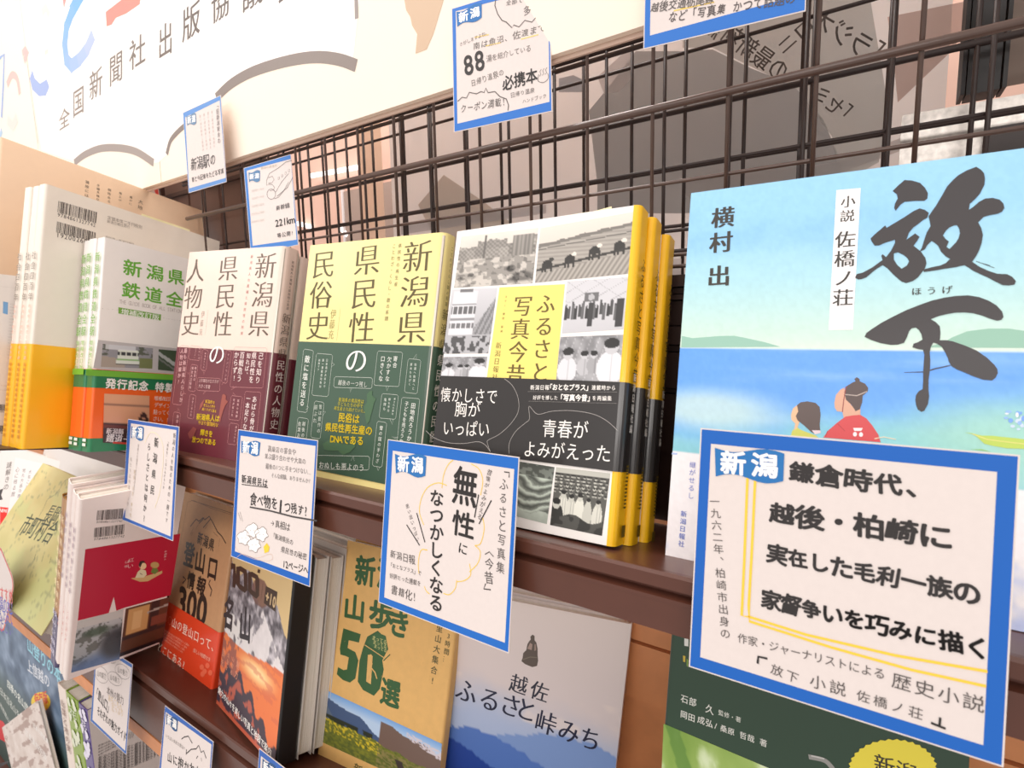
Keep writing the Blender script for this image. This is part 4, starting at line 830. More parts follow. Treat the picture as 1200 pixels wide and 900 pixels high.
I.v('3時間…', 504, 345, 490, 450, (84, 84, 50), 'b', size=.85); I.v('里山大集合!', 474, 315, 446, 525, (84, 84, 50), 'b', size=.8)
for k in range(20): x, y = I.rnd.uniform(150, 500), I.rnd.uniform(230, 560); I.line([(x, y), (x-1, y+I.rnd.uniform(2, 7))], .8, (206, 158, 92))
def valley(u, w):
    n = fbm(u*60, w*40, 3); sky = mix((120, 168, 226), (186, 210, 238), w*5); c = sky.copy()
    r1 = .12+.10*sm(.0, .5, u)+.05*np.sin(u*9)+.25*sm(.3, .5, u); c = over(c, (70, 92, 130), ((w > r1) & (u < .52))*1.); c = over(c, (110, 122, 132), ((w > .5*u+.2+.2*np.sin(u*12)) & (u < .2) & (w < .6))*.6)
    r2 = .08+.5*(u-.5)+.05*np.sin(u*20); c = over(c, (116, 94, 84), ((w > np.maximum(r2*.6+.05, .1)) & (u > .5))*1.); c = over(c, (214, 206, 214), ((u > .72) & (w > .08+.3*(u-.72)) & (w < .2+.5*(u-.72)) & (n > .45))*1.)
    g = mix((70, 84, 44), (150, 150, 50), n*1.2-.1); c = over(c, (44, 50, 36), ((w > .42) & (w < .55) & (u < .45) & (fbm(u*14, w*5, 8) > .4))*1.); m = w > .52-.02*np.sin(u*30)+.2*np.clip(u-.4, 0, 1); c = np.where(m[:, None], g, c)
    c = over(c, (222, 196, 50), (m & (w > .5) & (w < .78) & (u < .52) & (fbm(u*70, w*50, 12, 2) > .62))*.9); c = over(c, (150, 130, 96), ((u > .5) & (w > .62) & (n > .5))*.6); c = over(c, (64, 54, 50), ((np.abs(u-.68-.2*(w-.7)) < .03) & (w > .7))*1.); return c
I.at(340, 780, 5.4545).L(1); I.pic((237, 158), (970, 500), (950, 830), (182, 478), valley, 110, 50)
I.h('新潟日報', 405, 650, 640, 790, (90, 90, 50), 'b'); I.build('cover_print', hk)

# --- mountain pass book (three copies)
F_ = on_shelf(2, -.3305, .0824, .3649, -.0513, -.031); W, H, T = .1713, .1994, .0135
def passbook(fr, label):
    b = book(fr, W, H, T, label, MISTC, 'R', 'copies of the misty mountain book', thick=.001, rr=.0045)
    J = Ink(spine_frame(fr, W, T, 'R').shifted(0, -.0003), 2)
    for k, ch in enumerate('越佐ふるさと峠みち'): J.put(ch, T*.5, .135-.0105*k, (.0065, 0), (0, .0085), (60, 60, 80), 'm', 2)
    build_on(J, 'spine_lettering', b); return b
ts = passbook(F_, 'misty blue mountain photo book with brush-style title, front copy'); passbook(F_.shifted(.0005, T+.0012, .002), 'misty mountain book, middle of three copies'); passbook(F_.shifted(.002, 2*T+.0025, .004), 'misty mountain book, rearmost of three copies')
I = Ink(F_, 52)
def mist(u, w):
    n = fbm(u*5, w*8, 4); c = mix((232, 218, 212), (222, 210, 210), w*2); c = mix(c, (176, 192, 224), sm(.34, .60, w+.10*u*(-1)+.10*(n-.5))); c = over(c, (236, 222, 216), .7*sm(.5, .7, fbm(u*7, w*9, 9))*(np.abs(w-.48) < .08))
    c = over(c, (128, 158, 212), 1.*(w > .62+.05*np.sin(u*5+1)+.03*fbm(u*14, w*0, 2))); c = over(c, (84, 122, 196), 1.*(w > .72+.08*np.sin(u*4+4)+.03*fbm(u*18, w*0, 5))); c = over(c, (30, 68, 156), 1.*(w > .80-.10*np.cos(u*3.4)*np.exp(-u*1.2)+.1*u+.02*fbm(u*24, w*0, 7))); c = over(c, (18, 52, 138), 1.*(w > .9))
    return c
I.L(0); facepic(I, W-.001, H, mist, 70, 90)
I.at(350, 620, 2.857).L(2)
I.poly([(750, 430), (752, 415), (762, 405), (766, 385), (772, 375), (777, 370), (776, 360), (783, 353), (790, 358), (790, 372), (796, 380), (800, 400), (800, 420), (802, 440), (798, 458), (782, 462), (758, 452), (746, 442)], (96, 84, 76)); I.L(3).poly([(766, 400), (775, 380), (783, 386), (780, 405)], (170, 146, 136)); I.poly([(790, 384), (794, 386), (795, 405), (789, 408)], (160, 136, 126)); I.line([(752, 436), (775, 428), (798, 430)], 3, (126, 116, 100)); I.L(2)
I.h('越佐', 702, 508, 842, 555, (44, 44, 60), 'M', res=3, asp=1.1, size=.86)
t = 'ふるさと峠みち'; xs = [(562, 542), (640, 570), (710, 590), (762, 604), (828, 648), (905, 676), (976, 702)]
for ch, (x, y) in zip(t, xs): I.h(ch, x-36, y-12, x+36, y+12, (30, 34, 62), 'M', res=4, asp=1.12)
I.build('cover_print', ts)

# --- row of slim books whose page edges show, behind the black-spined one
F_ = on_shelf(2, -.6225, .0246, -.1821, .017, .05); W, H, T = .164, .2019, .021
mt = book(F_, W, H, T, 'mountain guide with rock and sunset photos and a thick black spine', NEARB, 'R', thick=.0012, rr=.002)
I = Ink(F_, 53)
def peak(u, w):
    n = fbm(u*26, w*30, 4); top = np.full((len(u), 3), (212, 184, 132.)); ridge = .17+.18*u+.05*np.sin(u*14); top = over(top, (150, 150, 176), ((u > .55) & (w > .2+.22*u))*.8)
    rock = mix((62, 58, 64), (206, 200, 206), n*1.5-.25); m = (w > np.minimum(ridge, .26+.4*np.abs(u-.25))); top = np.where(m[:, None], rock, top)
    top = over(top, (112, 78, 70), (ell(u, w, .55, .26, .14, .07, .3) > .4)*.8); sn = (w > .34+.55*np.abs(u-.62)*(u > .62)+.8*(.62-u)*(u < .62)) & (fbm(u*9+w*7, w*4-u*3, 6) > .43); top = over(top, (232, 226, 226), sn*.9)
    sn2 = w > .50-.06*np.sin(u*8)+.1*u; top = over(top, (226, 222, 220), sn2*(fbm(u*20, w*24, 2) > .40)*1.)
    cut = .60+.06*u*0; sky = mix((236, 140, 72), (226, 112, 56), w*1.); sky = over(sky, (255, 222, 160), ell(u, w, .62, .66, .22, .045, .8)); sky = over(sky, (196, 92, 70), (fbm(u*6, w*40, 3) > .6)*.4)
    rid = .74+.14*np.abs(u-.30)*1.3+.03*np.sin(u*30)+.16*np.clip(u-.5, 0, 1); sky = over(sky, (58, 44, 58), (w > rid)*1.); sky = over(sky, (206, 96, 70), ((w > rid+.05) & (fbm(u*14, w*20, 8) > .56))*.8); sky = over(sky, (150, 86, 74), ((u < .3) & (w < .78) & (fbm(u*20, w*26, 3) > .45))*.9); sky = over(sky, (190, 88, 62), (w > .975)*1.)
    return np.where((w > .585+.02*np.sin(u*5))[:, None], sky, top)
I.L(0); facepic(I, W-.002, H, peak, 90, 120)
I.at(180, 640, 6).L(2); BK = (62, 46, 34)
I.poly([(545, 118), (575, 125), (585, 250), (572, 295), (556, 285), (560, 160), (545, 165)], BK)
for x, y in ((582, 160), (664, 200)): I.poly([(x, y-15), (x+30, y-20), (x+70, y+5), (x+80, y+40), (x+78, y+150), (x+60, y+170), (x+20, y+140), (x, y+110)], BK, [[(x+26, y+15), (x+52, y+30), (x+54, y+125), (x+26, y+105)]])
I.poly([(735, 160), (752, 168), (748, 192), (730, 184)], BK); I.line([(770, 262), (755, 380)], 2, BK)
I.poly([(790, 280), (872, 322), (856, 462), (776, 400)], BK); I.L(3).h('+10', 790, 345, 862, 400, (206, 178, 134), 'X', asp=1.05); I.L(2)
I.v('名', 540, 350, 520, 590, (52, 46, 50), 'X', res=3, asp=.85); I.v('山', 650, 420, 640, 680, (44, 38, 42), 'X', res=3, asp=.85); I.line([(735, 380), (690, 680)], 1.5, (60, 50, 50))
I.at(160, 750, 6)
for k, t_ in enumerate(('頂を', '目指す', '山旅の', '魅力')): I.v(t_, 618+34*k, 60+26*k, 600+32*k, 190+30*k, (226, 150, 120), 'b', size=.8)
I.h('魅力の山々を美しい写真と地図で案内', 575, 345, 950, 800, WHT, 'b', asp=.95); I.build('cover_print', mt)
GREYC = cm('grey_white_cover', (206, 198, 190), .5)
for k, (lab, dh) in enumerate((('slim book with cream page edges, first behind the black-spined mountain guide', .004), ('slim book with grey page edges, second behind the black-spined guide', .003), ('slim book with striped colour edge, third behind the black-spined guide', .010), ('slim grey book, fourth behind the black-spined guide and next to the ochre one', .012))):
    book(F_.shifted(.001+.001*k, T+.001+.0165*k, -.004*k*0), W, H+dh-.006, .0145, lab, GREYC, 'L', 'slim books behind the black-spined guide', thick=.0007, rr=.001)

# --- trailhead guide with orange-red band
F_ = on_shelf(2, -.7973, .0412, -.0355, .029, 0); W, H, T = .1423, .2229, .016; ORB = cm('vermilion_band', (236, 72, 34), .35)
tg = book(F_, W, H, T, 'tan trailhead guide with black brush lettering and a vermilion band', KRAFT2, 'R', thick=.0008, band=(0, .0690, ORB))
I = Ink(F_, 54); I.at(140, 520, 6).L(1); BK = (50, 36, 28)
for P_ in ([(500, 580), (540, 530), (560, 545), (590, 520), (600, 535), (632, 510), (660, 560), (690, 620), (720, 650), (748, 700)], [(560, 560), (590, 530)], [(590, 590), (640, 530)]): I.line(P_, 5, BK)
for P_ in ([(520, 590), (500, 640)], [(555, 570), (540, 600)], [(620, 570), (600, 600)], [(660, 620), (690, 650)], [(705, 670), (700, 720)], [(515, 625), (505, 645)]): I.line(P_, 3.5, BK, taper=.6)
I.line([(395, 870), (480, 410), (520, 398), (650, 455), (790, 500)], 1.6, (120, 86, 60)); I.line([(505, 398), (640, 440), (790, 488)], 2.5, (120, 86, 60))
I.h('新潟県', 548, 655, 668, 720, BK, 'B', res=3, asp=1.15, size=.94)
I.at(180, 640, 6)
for ch, a_ in zip('登山口', ((262, -30, 240, 150, .42), (338, 10, 318, 190, .42), (425, 70, 405, 240, .42))): I.v(ch, *a_[:4], BK, 'X', res=3, asp=a_[4]*2.05)
for ch, a_ in zip('情報', ((272, 180, 256, 305, .45), (345, 215, 325, 345, .48))): I.v(ch, *a_[:4], BK, 'X', res=3, asp=a_[4]*2.05)
I.line([(208, 215), (228, 235), (205, 260)], 8, BK); I.line([(398, 240), (388, 265), (410, 310), (400, 350)], 8, BK)
I.h('300', 168, 372, 376, 462, BK, 'X', res=3, asp=1.0, size=1.12)
I.build('cover_print', tg)
I = Ink(F_.shifted(0, -.0008), 55); I.at(180, 640, 6).L(1); OW = (255, 226, 206)
I.h('〇〇', 72, 490, 130, 535, (250, 140, 110), 'g', asp=1.0); I.h('山の登山口って、', 128, 530, 450, 722, OW, 'b', res=3, asp=1.0, size=.92); I.h('どこにある?', 28, 700, 222, 845, OW, 'b', res=3, asp=1.05, size=.9)
for k in range(4): I.h('新潟県内の登山口を徹底紹介した案内', 78, 592+22*k, 250-15*k, 700+16*k, (252, 180, 150), 'g', asp=.85)
I.h('詳しい地図付き', 280, 730, 400, 800, (252, 190, 164), 'b', asp=.9)
for a_, b_ in ((340, 850), (380, 840), (360, 880), (400, 890), (345, 900)): I.disc((a_, b_), 16, 20, (244, 110, 76), 10)
build_on(I, 'band_print', tg)

# --- crimson book turned sideways, with two white copies behind
CRIM = (190, 8, 52); F_ = on_shelf(2, -.7965, -.0675, 1.5666, -.4666, .1813); W, H, T = .102, .2807, .0125; PW = cm('pale_pink_white_cover', (240, 226, 220))
cr = book(F_, W, H, T, 'white book back with crimson panel, barcodes and two small photos', PW, 'L', 'copies of the crimson-backed book', thick=.0012)
def crsp(fr, b):
    J = Ink(spine_frame(fr, W, T, 'L').shifted(0, -.0003), 2)
    for k, ch in enumerate('新潟県の祭り日本海'): J.put(ch, T*.5, .235-.011*k, (.006, 0), (0, .0085), (150, 120, 140), 'b', 1)
    for k in range(6): J.put('と人の営み人'[k], T*.5, .112-.009*k, (.005, 0), (0, .007), (210, 120, 110), 'g', 1)
    build_on(J, 'spine_lettering', b)
crsp(F_, cr)
for k, lab in enumerate(('white-spined copy of the crimson-backed book, directly left of it', 'white-spined copy of the crimson-backed book, second to the left')):
    fr = F_.shifted(-.001*k, (k+1)*(T+.0012), -.004+.004*k); crsp(fr, book(fr, W, H, T, lab, PW, 'L', 'copies of the crimson-backed book', thick=.0012))
I = Ink(F_, 56); I.at(0, 600, 6).L(1)
I.poly([(600, 262), (1110, 176), (1268, 152), (1199, 584), (878, 672), (818, 694), (800, 596), (764, 710), (546, 764)], CRIM)
barcode(I, (685, -10), (870, -26), (862, 66), (676, 76), 5); barcode(I, (664, 112), (884, 84), (876, 172), (658, 196), 6)
I.L(2); I.poly([(920, 466), (985, 490), (1040, 486), (1140, 430), (1140, 412), (1090, 430), (1000, 458), (940, 462)], (214, 176, 120)); I.L(3); I.poly([(950, 462), (968, 420), (990, 400), (1025, 410), (1030, 440), (1010, 460)], (226, 214, 176)); I.disc((1003, 378), 26, 24, (240, 206, 160)); I.poly([(974, 372), (985, 345), (1010, 342), (1022, 356), (1000, 358), (985, 392)], (46, 36, 36)); I.poly([(1060, 425), (1070, 396), (1100, 392), (1115, 412), (1090, 436)], (104, 130, 60)); I.disc((1088, 372), 30, 22, (196, 160, 100)); I.line([(985, 430), (1000, 440)], 3, (70, 60, 50))
I.v('紅い', 922, 318, 915, 400, (240, 190, 190), 'g', size=.7); I.v('は唄', 895, 335, 888, 395, (240, 190, 190), 'g', size=.7); I.v('新潟美人', 1165, 268, 1158, 340, (240, 200, 200), 'g', size=.7)
def coast(u, w):
    n = fbm(u*9, w*12, 3); c = mix((196, 196, 196), (150, 156, 160), w); c = over(c, (96, 98, 92), (fbm(u*7+w*3, w*10, 6) > .55)*.8); c = over(c, (206, 202, 196), (w < .16)*.9); c = over(c, (66, 84, 66), ell(u, w, .45, .30, .28, .08, .5)*.8); c = over(c, (92, 118, 160), sm(.7, 1, w+.2*u)*.9); c = over(c, (50, 50, 54), ell(u, w, .9, .62, .35, .3, .4)*.9); return c
def inn(u, w):
    c = np.tile((96., 58, 40), (len(u), 1)); c = over(c, (206, 158, 100), ((u > .06) & (u < .55) & (w > .04) & (w < .56))*1.); c = over(c, (226, 186, 130), ((u > .18) & (u < .40) & (w > .12) & (w < .5))*.8); c = over(c, (50, 34, 34), ((u > .58) & (u < .8) & (w < .6))*.9); c = over(c, (180, 170, 160), (np.abs(w-.20+.1*(u-.6)) < .02)*(u > .5)*1.); c = over(c, (130, 70, 54), ((u > .62) & (w > .34) & (w < .55))*1.); c = over(c, (60, 40, 38), (np.abs(w-.62) < .04)*1.); c = over(c, (40, 28, 30), (w > .9)*1.); return c
I.L(1); I.pic((546, 768), (868, 682), (840, 1036), (500, 1130), coast, 44, 56); I.pic((884, 680), (1190, 598), (1146, 905), (840, 1020), inn, 50, 40)
I.build('cover_print', cr)

# --- the two brown and purple spines left of it
BRSP = cm('brown_spine', (176, 122, 44)); PURP = cm('purple_spine_base', (70, 60, 104))
for k, lab in enumerate(('brown and purple spined book, next to the white spines', 'brown and purple spined book, beside the old map book')):
    fr = on_shelf(2, -.8395-.0140*k, -.064+.002*k, 1.5666, -.4666, .1813); b = book(fr, .10, .268, .0125, lab, BRSP, 'L', 'brown and purple spined books', thick=.001, band=(0, .088, PURP))
    J = Ink(spine_frame(fr, .10, .0125, 'L').shifted(0, -.0009), 2)
    for i in range(14): J.put('新潟県市町村合併の歩みと地図帳今'[i], .0063, .240-.0165*i, (.008, 0), (0, .012), (250, 226, 180) if i < 9 else (220, 214, 236), 'b', 1)
    build_on(J, 'spine_lettering', b)

# --- map book and the white books at the far left
MAPC = cm('old_map_cover', (214, 200, 140), .5, .1, .03)
F_ = on_shelf(2, -1.338, -.0422, .0391, .4151, -.0411); W, H, T = .3479, .2125, .018
mp = book(F_, W, H, T, 'old-map patterned book lying back at the left', MAPC, 'L', thick=.0012)
I = Ink(F_, 57)
def oldmap(u, w):
    n = fbm(u*7, w*7, 3); c = mix((206, 186, 118), (226, 210, 150), n*1.4-.2); c = over(c, (206, 206, 140), sm(.45, .7, fbm(u*5, w*5, 8))*.8); c = over(c, (190, 192, 136), sm(.3, .9, w)*.6); c = over(c, (150, 150, 110), (np.abs(fbm(u*6, w*6, 15)-.5) < .012)*.6); return c
I.L(0); facepic(I, W, H, oldmap, 80, 60)
I.at(0, 540, 10).L(1); I.line([(460, 650), (520, 540), (560, 450), (640, 400), (700, 330), (740, 260), (790, 215), (810, 240), (800, 300)], 4, (110, 106, 84), smooth=3)
I.h('市町村合', 265, 735, 650, 850, (52, 66, 48), 'M', asp=1.3); I.h('長岡', 545, 610, 700, 640, (52, 66, 48), 'M', asp=1.4)
for k in range(3): I.line([(420+90*k, 1090-20*k+40*k), (400+90*k, 1160+20*k)], 4, (52, 66, 48))
I.build('cover_print', mp)
fr = on_shelf(2, -1.62, .01, .30, .18, -.10); wb = book(fr, .24, .205, .016, 'white book with grey vertical lettering behind the map book', cm('paper_white_cover', (232, 226, 222)), 'L', thick=.001)
J = Ink(fr, 58); J.at(0, 500, 7.5).L(1); J.v('謎解きの', 85, 305, 50, 560, (120, 112, 108), 'b', size=.95); J.L(0).poly([(135, 270), (375, 325), (330, 400), (150, 830), (68, 810)], (240, 232, 230)); J.L(1)
for k, t_ in enumerate(('大名こしらえ', '地元大名の旅', '心に残る旅')): J.v(t_, 270-55*k, 375-12*k, 215-52*k, 640-10*k, (104, 98, 96), 'h', size=.9)
J.poly([(0, 705), (75, 712), (40, 860), (0, 870)], (236, 40, 30)); J.L(2).h('NEWS', 0, 735, 66, 740, WHT, 'b'); J.L(1).poly([(-20, 560), (30, 545), (10, 600), (24, 640), (-20, 650)], (70, 66, 68)); J.build('cover_print', wb)
fr = on_shelf(2, -1.52, .075, .06, .12, 0); wb2 = book(fr, .345, .2095, .022, 'thick white volume with a small grey end label, behind the map book', cm('slab_white_cover', (222, 216, 212)), 'R', thick=.0015)
J = Ink(spine_frame(fr, .345, .022, 'R').shifted(0, -.0003), 2); J.uvrect(.004, .185, .018, .203, (92, 88, 88)); build_on(J, 'spine_lettering', wb2)
fr = on_shelf(2, -1.13, .085, .02, .12, 0); db = book(fr, .17, .212, .014, 'dark magazine with blurred black-and-white photos beneath the upper shelf', cm('charcoal_cover', (48, 42, 42)), 'R', thick=.001)
J = Ink(fr, 59); J.L(0); facepic(J, .17, .212, lambda u, w: grey(48+90*(fbm(u*9+w*4, w*7-u*5, 4) > .62)+20*fbm(u*30, w*30, 2), (1, .97, .97)), 50, 50); J.build('cover_print', db)

# --- green book at the right end of the lower shelf
F0 = free(-.1023, .345, -.2885, -.0063, .2, 0); O, ex, ey, ez = shelf_axes(2)
drop = (F0.C-O).dot(ez)/F0.w.dot(ez); F_ = Frame(F0.C - F0.w*drop, F0.u, F0.w); W = .1640; H = drop+.0661
gb = book(F_, W, H, .018, 'dark green nature book under the big blue-bordered card', cm('dark_green_cover', (32, 64, 44)), 'L', thick=.001)
I = Ink(F_, 60); I.at(700, 700, 6).L(1)
I.h('石部', 585, 705, 700, 745, (226, 228, 220), 'b', res=3, asp=1.1, size=.95); I.h('久', 760, 775, 822, 800, (226, 228, 220), 'b', res=3, asp=1.1); I.h('監修・著', 850, 805, 1012, 865, (216, 220, 210), 'b', asp=1.1, size=.95)
I.h('岡田', 582, 815, 690, 855, (226, 228, 220), 'b', res=3, asp=1.1, size=.95); I.h('成弘/', 702, 852, 850, 910, (226, 228, 220), 'b', res=3, asp=1.05, size=.95); I.poly([(612, 288), (642, 292), (640, 345), (612, 340)], (220, 222, 216)); I.poly([(602, 410), (620, 412), (618, 455), (604, 452)], (196, 170, 60)); I.poly([(628, 430), (640, 440), (638, 490), (628, 480)], (120, 150, 60))
I.at(750, 620, 2.667)
I.h('桑原 哲哉 著', 250, 620, 398, 672, (226, 228, 220), 'b', res=3, asp=1.05, size=.95)
def leaf(u, w):
    c = mix((170, 196, 110), (120, 158, 60), fbm(u*6, w*5, 3)); c = over(c, (216, 232, 190), sm(.5, .7, fbm(u*4+2, w*6, 7))); c = over(c, (176, 206, 226), (ell(u, w, .8, .6, .25, .3, .6))*.9); c = over(c, (84, 130, 50), (np.abs(w-u*1.1+.1) < .08)*.6); return c
I.pic((74, 608), (415, 752), (415, 1500), (40, 1400), leaf, 50, 60); I.L(2)
I.line([(532, 712), (575, 722), (600, 745), (640, 800)], 15, (150, 150, 146), smooth=4); I.L(3).line([(536, 708), (575, 717)], 4, (200, 200, 196)); I.L(2)
I.disc((790, 750), 140, 95, (238, 222, 70), 34, .05); I.L(3).h('新潟', 730, 728, 870, 770, (50, 44, 30), 'b', res=3, asp=1.1); I.build('cover_print', gb)

# ================================================================ BOTTOM LEFT: books on the third tier
def upright(label, x0, x1, y0, y1, zt, h, m, words, col, pale=None):
    x0, x1, y0, y1, zt = [1.10*v for v in (x0, x1, y0, y1, zt)]; h = zt+.90; fr = free(x1, y0, zt-h, math.pi/2, 0, 0); T = x1-x0
    b = book(fr, y1-y0, h, T, label, m, 'L', 'upright books on the bottom tier', thick=.0012, rr=.002)
    J = Ink(spine_frame(fr, y1-y0, T, 'L').shifted(0, -.0003), 2)
    for k, ch in enumerate(words): J.put(ch, T*.5, h-.030-.016*k, (T*.62, 0), (0, .0145), col, 'b', 2)
    if pale:
        rr = random.Random(len(words))
        for k in range(15):
            cx, cz = rr.uniform(.2, .8)*T, h-rr.uniform(.01, .15); J.add([(cx+.006*math.cos(t)*(1+.4*math.sin(3*t+k)), cz+.008*math.sin(t)) for t in np.linspace(0, 6.28, 12, endpoint=False)], [tuple(range(12))], pale)
    build_on(J, 'spine_lettering', b); return b, fr
upright('white-spined book with pinkish brown lettering on the bottom tier', -.9715, -.9425, .24, .34, -.5205, .22, cm('warm_white_cover', (238, 224, 212)), '山菜と木の実', (150, 120, 110))
upright('green-spined book with pale leaf drawings on the bottom tier', -.9415, -.8985, .2405, .34, -.5215, .22, cm('leaf_green_cover', (138, 168, 50)), '花', (220, 230, 200), (224, 230, 204))
pbk, fr = upright('purple-spined book with white flower drawings and a page of small print', -.8975, -.8670, .241, .40, -.5225, .22, cm('violet_cover', (92, 76, 140)), '花', (230, 226, 240), (230, 226, 244))
I = Ink(fr, 61); I.L(0); I.uvrect(.0008, 0, .158, .3245, (206, 200, 196)); I.at(0, 750, 6).L(1)
for k in range(12):
    a_ = (690, 745+22*k); b_ = (950-4*k, 640+12*k) if k < 4 else (1125, 660+18*(k-4)+12); I.h('新潟の四季の草花と樹木を紹介する', *a_, *b_, (96, 92, 92), 'b', asp=1.15)
I.build('back_cover_print', pbk)
# magazines leaning at the bottom-left corner
def mag(label, fr, W, H, fn, seed, m, nx=60, ny=70):
    b = book(fr, W, H, .006, label, m, 'L', 'magazines at the bottom left', thick=.0004, rr=.001, name='magazine', cat='magazine'); I = Ink(fr, seed); I.L(0); facepic(I, W, H, fn, nx, ny); return b, I
def forest(u, w):
    n = fbm(u*16, w*16, 3); c = mix((62, 88, 116), (150, 170, 196), n*1.6-.4); c = over(c, (60, 84, 76), sm(.35, .6, w)*.9); c = over(c, (52, 86, 140), (w < .08)*1.); return c
fr = free(-1.505, .262, -.90, .0, .06, 0); m1, I = mag('mountain magazine with cyan title and a round yellow badge', fr, .425, .3595, forest, 71, cm('blue_magazine_cover', (70, 100, 140)))
I.at(0, 750, 6).L(1)
I.h('山登りの本', 190, 20, 430, 260, (150, 214, 232), 'B', asp=.95); I.h('上信越の', 190, 170, 350, 300, (220, 226, 236), 'B', asp=.9); I.h('四季の名山旅', 50, 300, 200, 490, (226, 232, 226), 'B', asp=.95)
I.h('日本百名山を歩く', 0, 350, 190, 600, (214, 220, 214), 'b', asp=.9); I.h('残雪期の山', 0, 450, 80, 600, (214, 220, 214), 'b', asp=.9); I.L(2)
I.disc((288, 435), 68, 70, (250, 214, 40), 18); I.L(3).h('保存版', 245, 420, 335, 400, (226, 80, 50), 'X', asp=.9); I.h('地図付', 250, 460, 330, 445, (226, 90, 60), 'b', asp=1.0); I.L(1); I.poly([(-10, 560), (20, 570), (80, 670), (40, 720), (-10, 690)], (220, 60, 66)); I.build('cover_print', m1)
fr = free(-1.290, .243, -.8995, .02, .06, .58); m2, I = mag('pale magazine with grey photo, overlapping the mountain magazine', fr, .240, .150, lambda u, w: over(mix((206, 190, 180), (236, 226, 220), fbm(u*12, w*9, 4)*1.4-.2), (150, 120, 110), (fbm(u*8, w*14, 9) > .6)*.6), 72, cm('pale_magazine_cover', (220, 208, 200)))
I.at(0, 750, 6).L(1); I.h('日本の原風景', 230, 590, 340, 720, (240, 236, 232), 'B', asp=.9); I.h('写真集特別版', 175, 640, 330, 830, (240, 236, 232), 'b', asp=.9); I.poly([(-10, 870), (60, 850), (60, 862), (-10, 900)], (40, 36, 40)); I.build('cover_print', m2)

# ================================================================ HANDWRITTEN CARDS
MK = (40, 36, 36); TH = (84, 78, 76); YL = (250, 204, 66); YR = (228, 186, 120)
BD = (.085, .085, .085, .085)
# big card in front of the novel
F_ = free(-0.0606, 0.2431, -0.1668, 0.0087, 0.1333, 0.0043); W, H = 0.1128, 0.1146
c1, I = card(F_, W, H, 'largest handwritten card, in front of the seascape novel', [(833.2, 520), (1168.5, 553), (1152.3, 873.3), (820.5, 770)], 81, group=None)
I.at(780, 400, 2.857).L(2); flag(I, (165, 352), (398, 372), (394, 468), (168, 452), (28, 112, 180)); I.L(2)
I.h('鎌倉時代、', 412, 432, 905, 500, MK, 'K', res=4, asp=.92, size=1.0); I.h('越後・柏崎に', 345, 570, 962, 660, MK, 'K', res=4, asp=.92, size=1.02); I.h('実在した毛利一族の', 340, 706, 1055, 850, MK, 'K', res=4, asp=1.05, size=1.05)
I.at(750, 620, 2.667); I.h('家督争いを巧みに描く', 380, 215, 1098, 380, MK, 'K', res=4, asp=1.05, size=1.05)
I.v('一九六二年、柏崎市出身の', 232, -105, 268, 345, TH, 'g', res=3, size=.86)
I.h('作家・ジャーナリストによる', 305, 338, 768, 455, TH, 'g', res=3, asp=1.1); I.h('歴史小説', 782, 468, 1082, 552, TH, 'g', res=3, asp=1.0, size=.92); I.h('放下', 405, 432, 500, 470, TH, 'g', res=3, size=.85); I.h('小説', 525, 470, 650, 505, TH, 'g', res=3, size=.85); I.h('佐橋ノ荘', 672, 515, 890, 582, TH, 'g', res=3, size=.85)
I.line([(368, 418), (370, 398), (396, 404)], 7, MK); I.line([(912, 606), (952, 622)], 8, MK); I.line([(938, 590), (936, 612)], 7, MK)
I.L(1); I.line([(336, -158), (326, 100), (318, 270), (345, 275), (520, 330), (800, 395), (1082, 444)], 8, YL); I.line([(360, -155), (350, 60), (340, 240), (342, 288), (600, 370), (850, 440), (1078, 490)], 8, YL)
I.build('card_writing', c1, MARK)
# card in front of the photograph book
F_ = free(-0.2743, 0.2431, -0.1955, -0.0292, 0.1548, 0.0167); W, H = 0.1119, 0.1147
c2, I = card(F_, W, H, 'handwritten card with a yellow cloud bubble, below the photograph book', [(460.3, 528), (602.7, 549.7), (591.7, 753.3), (450.3, 700)], 82, blue=(18, 104, 194))
I.at(430, 500, 6).L(2); flag(I, (198, 185), (420, 205), (412, 345), (205, 328), (36, 112, 180)); I.L(2)
I.v('無', 700, 290, 680, 548, MK, 'B', res=4, asp=.82, size=1.1); I.v('性', 686, 600, 672, 775, MK, 'B', res=4, asp=1.12, size=1.08); I.v('に', 680, 815, 672, 900, MK, 'H', res=3, asp=1.05, size=1.05)
I.v('なつかしくなる', 492, 440, 486, 1300, MK, 'B', res=4, asp=1.12, size=1.02)
I.v('ふるさと写真集', 965, 355, 938, 1040, TH, 'h', res=3, asp=.9, size=.9); I.v('〈今昔', 862, 820, 858, 1110, TH, 'h', res=3, asp=.95, size=.95); I.line([(968, 318), (1002, 322), (1000, 355)], 7, MK); I.line([(835, 1105), (822, 1140), (870, 1146)], 7, MK)
I.v('昔懐がよみがえる', 868, 300, 790, 655, TH, 'h', res=2, size=.95); I.line([(786, 480), (758, 635)], 8, MK); I.line([(875, 520), (790, 682)], 8, MK); I.v('思い出いっぱい', 280, 540, 362, 810, TH, 'h', res=2, size=.9); I.line([(282, 692), (370, 832)], 7, MK); I.line([(352, 610), (408, 810)], 7, MK)
for t_, *q in (('新潟日報', 162, 890, 340, 940), ('「おとなプラス」で', 155, 968, 385, 1032), ('好評だった連載を', 160, 1045, 382, 1105), ('書籍化!', 170, 1140, 350, 1200)): I.h(t_, *q, TH, 'h', res=2, asp=1.05, size=1.0)
I.L(1)
